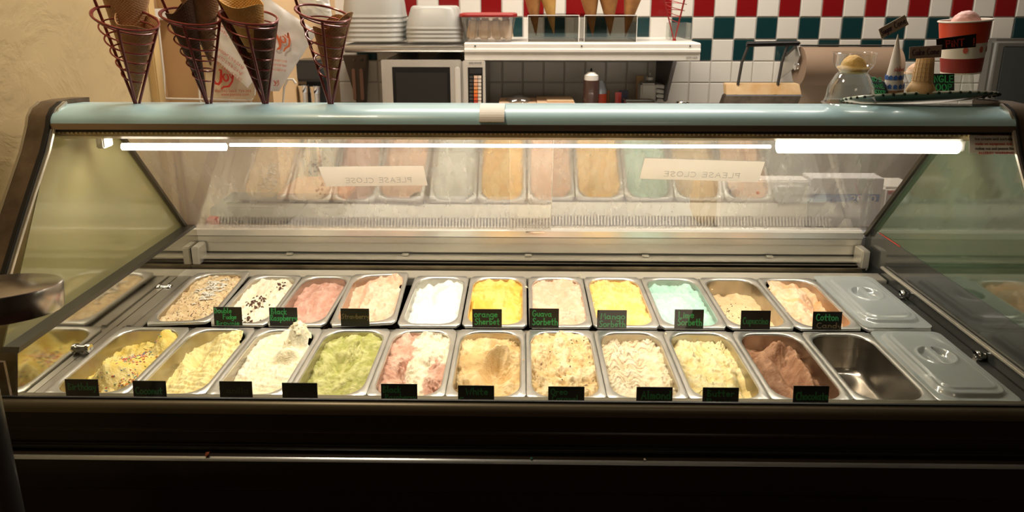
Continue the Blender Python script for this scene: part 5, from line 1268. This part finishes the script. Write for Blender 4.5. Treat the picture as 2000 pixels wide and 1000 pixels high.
# left green-lettered card on the plate
def card(q, Y0_, Y1_, lab, lines, m=BOARD, th=.0015, zb=None, ink=G1, bold=.2):
    P = [at(u, v, Y0_ if i in (0, 3) else Y1_) for i, (u, v) in enumerate(q)]
    t = thing('flavour_card', lab, 'card', (P[3]+P[2])/2)
    nr = (P[2]-P[3]).cross(P[0]-P[3]).normalized(); nr = nr if nr.y < 0 else -nr
    MB().prism(P, -nr*th).build('board', m, t)
    rt = (P[2]-P[3]); L = rt.length; rt.normalize(); up = (P[0]-P[3]); Hh = up.length; up.normalize()
    for (tx_, fx, fy, fw, fh) in lines:
        write(tx_, P[3]+rt*L*fx+up*Hh*fy+nr*.0006, rt, up, Hh*fh, ink, t, width=L*fw, bold=bold, normal=nr)
    return t
card([(1695, 147), (1727, 160), (1735, 186), (1707, 184)], 1.66, 1.625, 'small tilted black card with green letters at the left of the plate', [('KIDS', .06, .72, .85, .2), ('ONE', .06, .38, .85, .2), ('SCOOP', .06, .06, .85, .2)])
card([(1822, 144), (1864, 144), (1864, 180), (1822, 180)], 1.69, 1.69, 'black card lettered SINGLE SCOOP in green on the plate', [('NGLE', .04, .56, .88, .34), ('OOP', .12, .10, .72, .34)])
# sugar cone in a paper sleeve, standing mouth down
SG = thing('sleeved_cone', 'upturned sugar cone in a white paper sleeve with blue trim on the plate', 'cone', at(1746, 182, 1.64))
ca_ = at(1754, 66, 1.64); cb_ = at(1744, 182, 1.64); rc = pxm(18.5, 1.64)
ax = ca_-cb_; H_ = ax.length; q_ = Vector((0, 0, 1)).rotation_difference(ax.normalized()).to_matrix()
MB().lathe([(rc, .009), (rc*.93, .018), (rc*.62, H_*.42), (rc*.06, H_*.97), (.0002, H_)], cb_, 36, rot=q_).build('paper_sleeve', mat('sleeve_white', (.66, .63, .58), .55), SG, smooth=True)
MB().lathe([(rc*.97, 0), (rc*.96, .009), (rc*.80, .010)], cb_, 36, rot=q_, cap0=True).build('cone_rim', CONE_T, SG, smooth=True)
for zf in (.075, .225):
    for k in range(12):
        a_ = 2*PI*k/12+.2; rl = rc*(1.01-zf*.97)+.0006; cc_ = Vector((rl*math.cos(a_), rl*math.sin(a_), H_*zf+.007))
        tmp = Matrix.Rotation(a_+PI/2, 3, 'Z')
        hx = .0042; pts = [(-hx, -.005), (hx, -.005), (hx, .003), (0, .0065), (-hx, .003)]
        MB().prism([q_ @ (tmp @ Vector((x_, 0, y_))+cc_)+cb_ for x_, y_ in pts], q_ @ (tmp @ Vector((0, -.0006, 0)))).build('blue_trim', BLUE, SG)
cr_ = q_ @ Vector((0, -rc*.62-.0015, H_*.38))+cb_
write('Aloha', cr_-Vector((rc*.45, 0, 0)), (1, 0, .1), (0, .15, 1), .009, mat('sleeve_red', (.45, .10, .08), .5), SG, width=rc*.95, bold=.16, normal=Vector((0, -1, .1)))
card([(1716, 57), (1767, 29), (1775, 48), (1722, 76)], 1.635, 1.635, 'tilted tan card handwritten Sugar Cone above the sleeved cone', [('Sugar', .03, .30, .40, .55), ('Cone', .52, .30, .40, .55)], mat('card_tan', (.42, .34, .24), .6), ink=mat('purple_ink', (.05, .02, .05), .6), bold=.13)
# cake cone
CKM = mat('cake_cone', (.62, .42, .20), .6, noise_amt=.1, nscale=20)
CK = thing('cake_cone', 'pale yellow flat-bottomed cake cone with grid pattern upturned on the plate', 'cone', at(1799, 180, 1.63))
cb_ = at(1798, 181, 1.63); k_ = pxm(.84, 1.63); v_ = pxm(1, 1.63)
MB().lathe([(29*k_, 0), (30*k_, .004), (28*k_, .012), (24*k_, 16*v_), (21.5*k_, 19*v_), (21*k_, 22*v_), (17*k_, 66*v_), (16*k_, 70*v_), (15*k_, 70*v_)], cb_, 36, cap0=True, cap1=True).build('cone_wall', CKM, CK, smooth=True, ang=50)
for k in range(16):
    a_ = 2*PI*k/16; MB().tube([cb_+Vector((21.1*k_*math.cos(a_), 21.1*k_*math.sin(a_), 24*v_)), cb_+Vector((17.2*k_*math.cos(a_), 17.2*k_*math.sin(a_), 65*v_))], .0008, 4).build('rib', CKM, CK)
for i in range(6):
    f = i/5; rr_ = (21.1-3.9*f)*k_; MB().tube([cb_+Vector((rr_*math.cos(2*PI*j/24), rr_*math.sin(2*PI*j/24), (24+41*f)*v_)) for j in range(24)], .0008, 4, closed=True).build('rib', CKM, CK)
card([(1777, 92), (1840, 88), (1838, 112), (1776, 115)], 1.60, 1.60, 'tan card handwritten Cake Cone in front of the cake cone', [('Cake', .08, .3, .38, .5), ('Cone', .54, .3, .38, .5)], mat('card_brown', (.34, .26, .20), .6), ink=MATS['purple_ink'], bold=.13)
# clear cup with scoop behind the cones
c = at(1785, 182, 1.72); k2 = pxm(.84, 1.72)
cup(Vector((c.x, 1.72, zpl)), [(24*k2, 0), (24*k2, .003), (20*k2, .02), (17*k2, .045), (19*k2, .05), (25*k2, .062), (26*k2, .075), (27*k2, .076)], 'clear_cup', 'clear cup behind the sleeved cone, holding a tan scoop')
tag(scoop(MB(), (c.x, 1.72, zpl+.064), 22*k2, seed=9).build('scoop', mat('tan_scoop', (.66, .42, .26), .6, bump=.5, bscale=200), smooth=True, ang=80), 'tan-pink scoop behind the Cake Cone card', 'scoop')
# upturned clear cup carrying the pint tub
YQ = 1.72; c = at(1870, 180, YQ); k3 = pxm(.80, YQ); zq = zpl; hq = at(1880, 143, YQ).z-zq
cup(Vector((c.x, YQ, zq)), [(35*k3, 0), (35*k3, .003), (33*k3, .006), (30*k3, hq*.6), (26*k3, hq), (.001, hq)], 'clear_cup', 'upturned clear cup under the red pint tub', m=CLEAR)
pt = thing('pint_tub', 'orange-red and white paper pint tub standing on the clear cup', 'tub', (c.x, YQ, zq+hq+.001))
z0_ = zq+hq+.001; ht = at(1880, 38, YQ).z-z0_
rb, rt2 = 41*k3, 53*k3; rad = lambda f: rb+(rt2-rb)*f
Tm = Matrix.Rotation(-.07, 3, 'Y')
cpt = Vector((c.x, YQ, z0_)); OR1 = mat('tub_orange_red', (.55, .055, .018), .4); OR2 = mat('tub_dark_red', (.26, .025, .02), .4); TWH = mat('tub_white', (.70, .66, .58), .45)
for f0, f1, m_, nm in ((0, .03, TWH, 'base_rim'), (.03, .30, OR2, 'lower_band'), (.30, .58, TWH, 'white_band'), (.58, .965, OR1, 'upper_band')):
    MB().lathe([(rad(f0), f0*ht), (rad(f1), f1*ht)], cpt, 48, rot=Tm, cap0=(f0 == 0)).build(nm, m_, pt, smooth=True)
MB().lathe([(rad(.965), .965*ht), (rad(1)+.002, .97*ht), (rad(1)+.003, .985*ht), (rad(1)+.001, ht), (rad(1)-.002, .99*ht), (rad(.9)-.003, .9*ht)], cpt, 48, rot=Tm).build('rim', TWH, pt, smooth=True)
MB().lathe([(rad(.9), .88*ht), (.001, .88*ht)], cpt, 40, rot=Tm).build('filling', mat('pink_filling', (.68, .36, .32), .6), pt)
for i, (an, cc) in enumerate(((-.75, (.30, .10, .10)), (-1.25, (.55, .12, .08)), (-2.0, (.55, .12, .08)))):
    rl = rad(.45)+.0005; pz = [Tm @ Vector((rl*math.cos(an+.11*math.cos(t)), rl*math.sin(an+.11*math.cos(t)), ht*(.46+.06*math.sin(t)))) + cpt for t in [k*2*PI/14 for k in range(14)]]
    nn = (Tm @ Vector((math.cos(an), math.sin(an), 0)))*.0006
    MB().prism(pz, nn).build('printed_swirl', mat('swirl_%d' % i, cc, .5), pt)
o = scoop(MB(), Tm @ Vector((.002, 0, .90*ht))+cpt, 31*k3, sq=.80, seed=5, skirt=1.05).build('scoop', mat('pink_scoop', (.72, .42, .38), .5, bump=.4, bscale=140), smooth=True, ang=80)
tag(o, 'pink scoop on top of the orange-red pint tub', 'scoop')
card([(1829, 76), (1907, 66), (1906, 92), (1830, 98)], 1.655, 1.655, 'black card lettered PINT in red on the paper tub', [('PiNT', .22, .2, .48, .6), ('!', .91, .2, .04, .6)], ink=mat('red_chalk', (.50, .05, .03), .6), bold=.14)

# ================================================================ BEHIND THE REAR DOORS
pt_z = .862
tb = thing('prep_table', 'low steel prep table behind the display case', 'table', (.1, 2.6, 0))
MB().b2((-.9, 2.32, pt_z-.035), (1.7, 2.80, pt_z)).build('tabletop', mat('table_steel', (.50, .52, .56), .35, .6), tb, bevel=.003)
for x in (-.85, 1.65):
    for y in (2.36, 2.76): MB().tube([(x, y, .001), (x, y, pt_z-.035)], .016, 10).build('leg', STEEL, tb)
MB().b2((-.84, 2.38, .25), (1.64, 2.74, .27)).build('undershelf', STEEL, tb)
def solid(u0, v0, u1, Y, d, name, m, t, z0=pt_z+.001, bevel=.006):
    a = at(u0, v0, Y); b_ = at(u1, v0, Y); return MB().b2((a.x, Y, z0), (b_.x, Y+d, a.z)).build(name, m, t, bevel=bevel), a, b_
m1 = thing('white_machine', 'white countertop machine with round grey knob seen through the rear doors', 'machine', at(1495, 412, 2.38))
_, a, b_ = solid(1412, 352, 1583, 2.38, .07, 'housing', mat('machine_white', (.80, .78, .76), .35), m1)
MB().lathe([(.018, 0), (.018, .012), (.015, .016), (.005, .017)], at(1433, 375, 2.38), 24, rot=Matrix.Rotation(PI/2, 3, 'X'), cap1=True).build('knob', mat('knob_grey', (.22, .22, .26), .4), m1, smooth=True)
MB().lathe([(.006, 0), (.006, .004), (.002, .005)], at(1480, 376, 2.38), 16, rot=Matrix.Rotation(PI/2, 3, 'X'), cap1=True).build('red_button', RED, m1)
q0, q1 = at(1512, 362, 2.378), at(1563, 396, 2.378); MB().b2((q0.x, 2.370, q1.z), (q1.x, 2.379, q0.z)).build('front_plate', mat('plate_pale', (.70, .69, .68), .3), m1, bevel=.003)
m2 = thing('carton', 'white carton with a blue band numbered 2000 seen through the rear doors', 'carton', at(1650, 420, 2.42))
_, a, b_ = solid(1585, 348, 1728, 2.42, .08, 'box', mat('carton_white', (.66, .65, .66), .55), m2, bevel=.002)
q0, q1 = at(1582, 379, 2.418), at(1716, 394, 2.418); MB().b2((a.x+.001, 2.4175, q1.z), (q1.x, 2.4199, q0.z)).build('blue_band', mat('band_blue', (.10, .20, .52), .5), m2)
printed('2000', at(1660, 394, 2.417), (1, 0, 0), (0, 0, 1), .024, PAPER, m2, width=pxm(50, 2.42), normal=nf)
m3 = thing('white_packet', 'white packet with a red mark beside the carton behind the doors', 'packet', at(1760, 420, 2.5))
solid(1728, 366, 1800, 2.5, .15, 'packet_body', PAPER, m3, bevel=.01)
q0, q1 = at(1735, 373, 2.499), at(1752, 379, 2.499); MB().b2((q0.x, 2.497, q1.z), (q1.x, 2.4995, q0.z)).build('red_mark', RED, m3)
m4 = thing('kraft_bag', 'brown bag behind the rear doors left of the white machine', 'bag', at(1385, 410, 2.45))
a = at(1365, 352, 2.45); b_ = at(1415, 352, 2.45); cx_ = (a.x+b_.x)/2; w_ = (b_.x-a.x)/2
MB().loft([[Vector((cx_+sx*w_*f, 2.5+sy*.06*f, z_)) for sx, sy in ((-1, -1), (0, -1.15), (1, -1), (1, 1), (-1, 1))] for f, z_ in ((.75, pt_z+.001), (1, pt_z+.03), (.95, a.z-.02), (.85, a.z))], True, True).build('bag_body', mat('bag_brown', (.45, .28, .10), .6), m4, smooth=True)
m5 = thing('dark_register', 'dark till-like box on the left seen through the rear doors', 'till', at(480, 445, 2.42))
solid(408, 405, 560, 2.42, .25, 'till_body', mat('till_dark', (.05, .045, .04), .4), m5)
q0 = at(420, 398, 2.46); q1 = at(462, 408, 2.46); MB().b2((q0.x, 2.46, q1.z-.01), (q1.x, 2.5, q0.z)).build('till_top', mat('till_green', (.12, .15, .10), .4), m5, bevel=.003)
m6 = thing('wooden_board', 'orange-brown wooden board lying behind the left rear door', 'board', at(620, 380, 2.6))
a = at(545, 372, 2.55); b_ = at(680, 372, 2.55)
MB().b2((a.x, 2.52, a.z-.03), (b_.x, 2.78, a.z-.004)).build('board_plank', mat('board_wood', (.48, .24, .10), .5, noise_amt=.3, stretch=(1, 6, 6)), m6, bevel=.004)
for x in (a.x+.03, b_.x-.03): MB().b2((x-.01, 2.54, pt_z+.001), (x+.01, 2.76, a.z-.03)).build('board_support', DARKM, m6)
tag(MB().b2((at(405, 430, 2.4).x, 2.38, pt_z+.001), (at(425, 430, 2.4).x, 2.44, at(405, 425, 2.4).z)).build('red_tin', RED, bevel=.004), 'small red tin left of the dark till behind the doors', 'tin')

# ================================================================ FOREGROUND STEEL DRUM, LEFT
YD = 1.00; c = at(-20, 565, YD); rD = (at(106, 575, YD).x-c.x)*.93
drum = thing('steel_stand', 'round brushed-steel topped stand at the left edge in front of the case', 'stand', (c.x, YD, 0))
hD = .043; RD = Matrix.Rotation(math.radians(-10), 3, 'X'); cD = Vector((c.x, YD, at(0, 606, YD).z-.004))
MB().lathe([(rD*.985, 0), (rD, .003), (rD, hD-.004), (rD*.99, hD-.001), (rD*.97, hD), (.01, hD)], cD, 72, rot=RD, cap0=True, cap1=True).build('round_top', mat('drum_steel', (.40, .36, .33), .22, 1, noise_amt=.15, nscale=4), drum, smooth=True, ang=40)
MB().tube([(c.x-.045, YD, .03), (c.x-.045, YD, cD.z+.012)], .022, 20).build('post', DARKM, drum, smooth=True)
MB().lathe([(.16, 0.001), (.16, .015), (.03, .03)], (c.x-.045, YD, 0), 40, cap0=True, cap1=True).build('foot', DARKM, drum, smooth=True)

# crumbs left on the front ledge
for (u, v, s_, cc, lb) in ((404, 886, .005, (.30, .08, .03), 'orange-brown crumb on the front ledge'), (1038, 908, .003, (.03, .16, .17), 'tiny blue-green crumb on the front ledge'), (1259, 911, .003, (.6, .55, .48), 'tiny pale crumb on the front ledge')):
    mb = MB(); chunk(s_, s_*1.1)(mb, Vector((at(u, v, 1.205).x, 1.206, .7800+s_*.9)), random)
    tag(mb.build('crumb', [mat('crumb_%d' % u, cc, .6)]*2), lb, 'crumb')
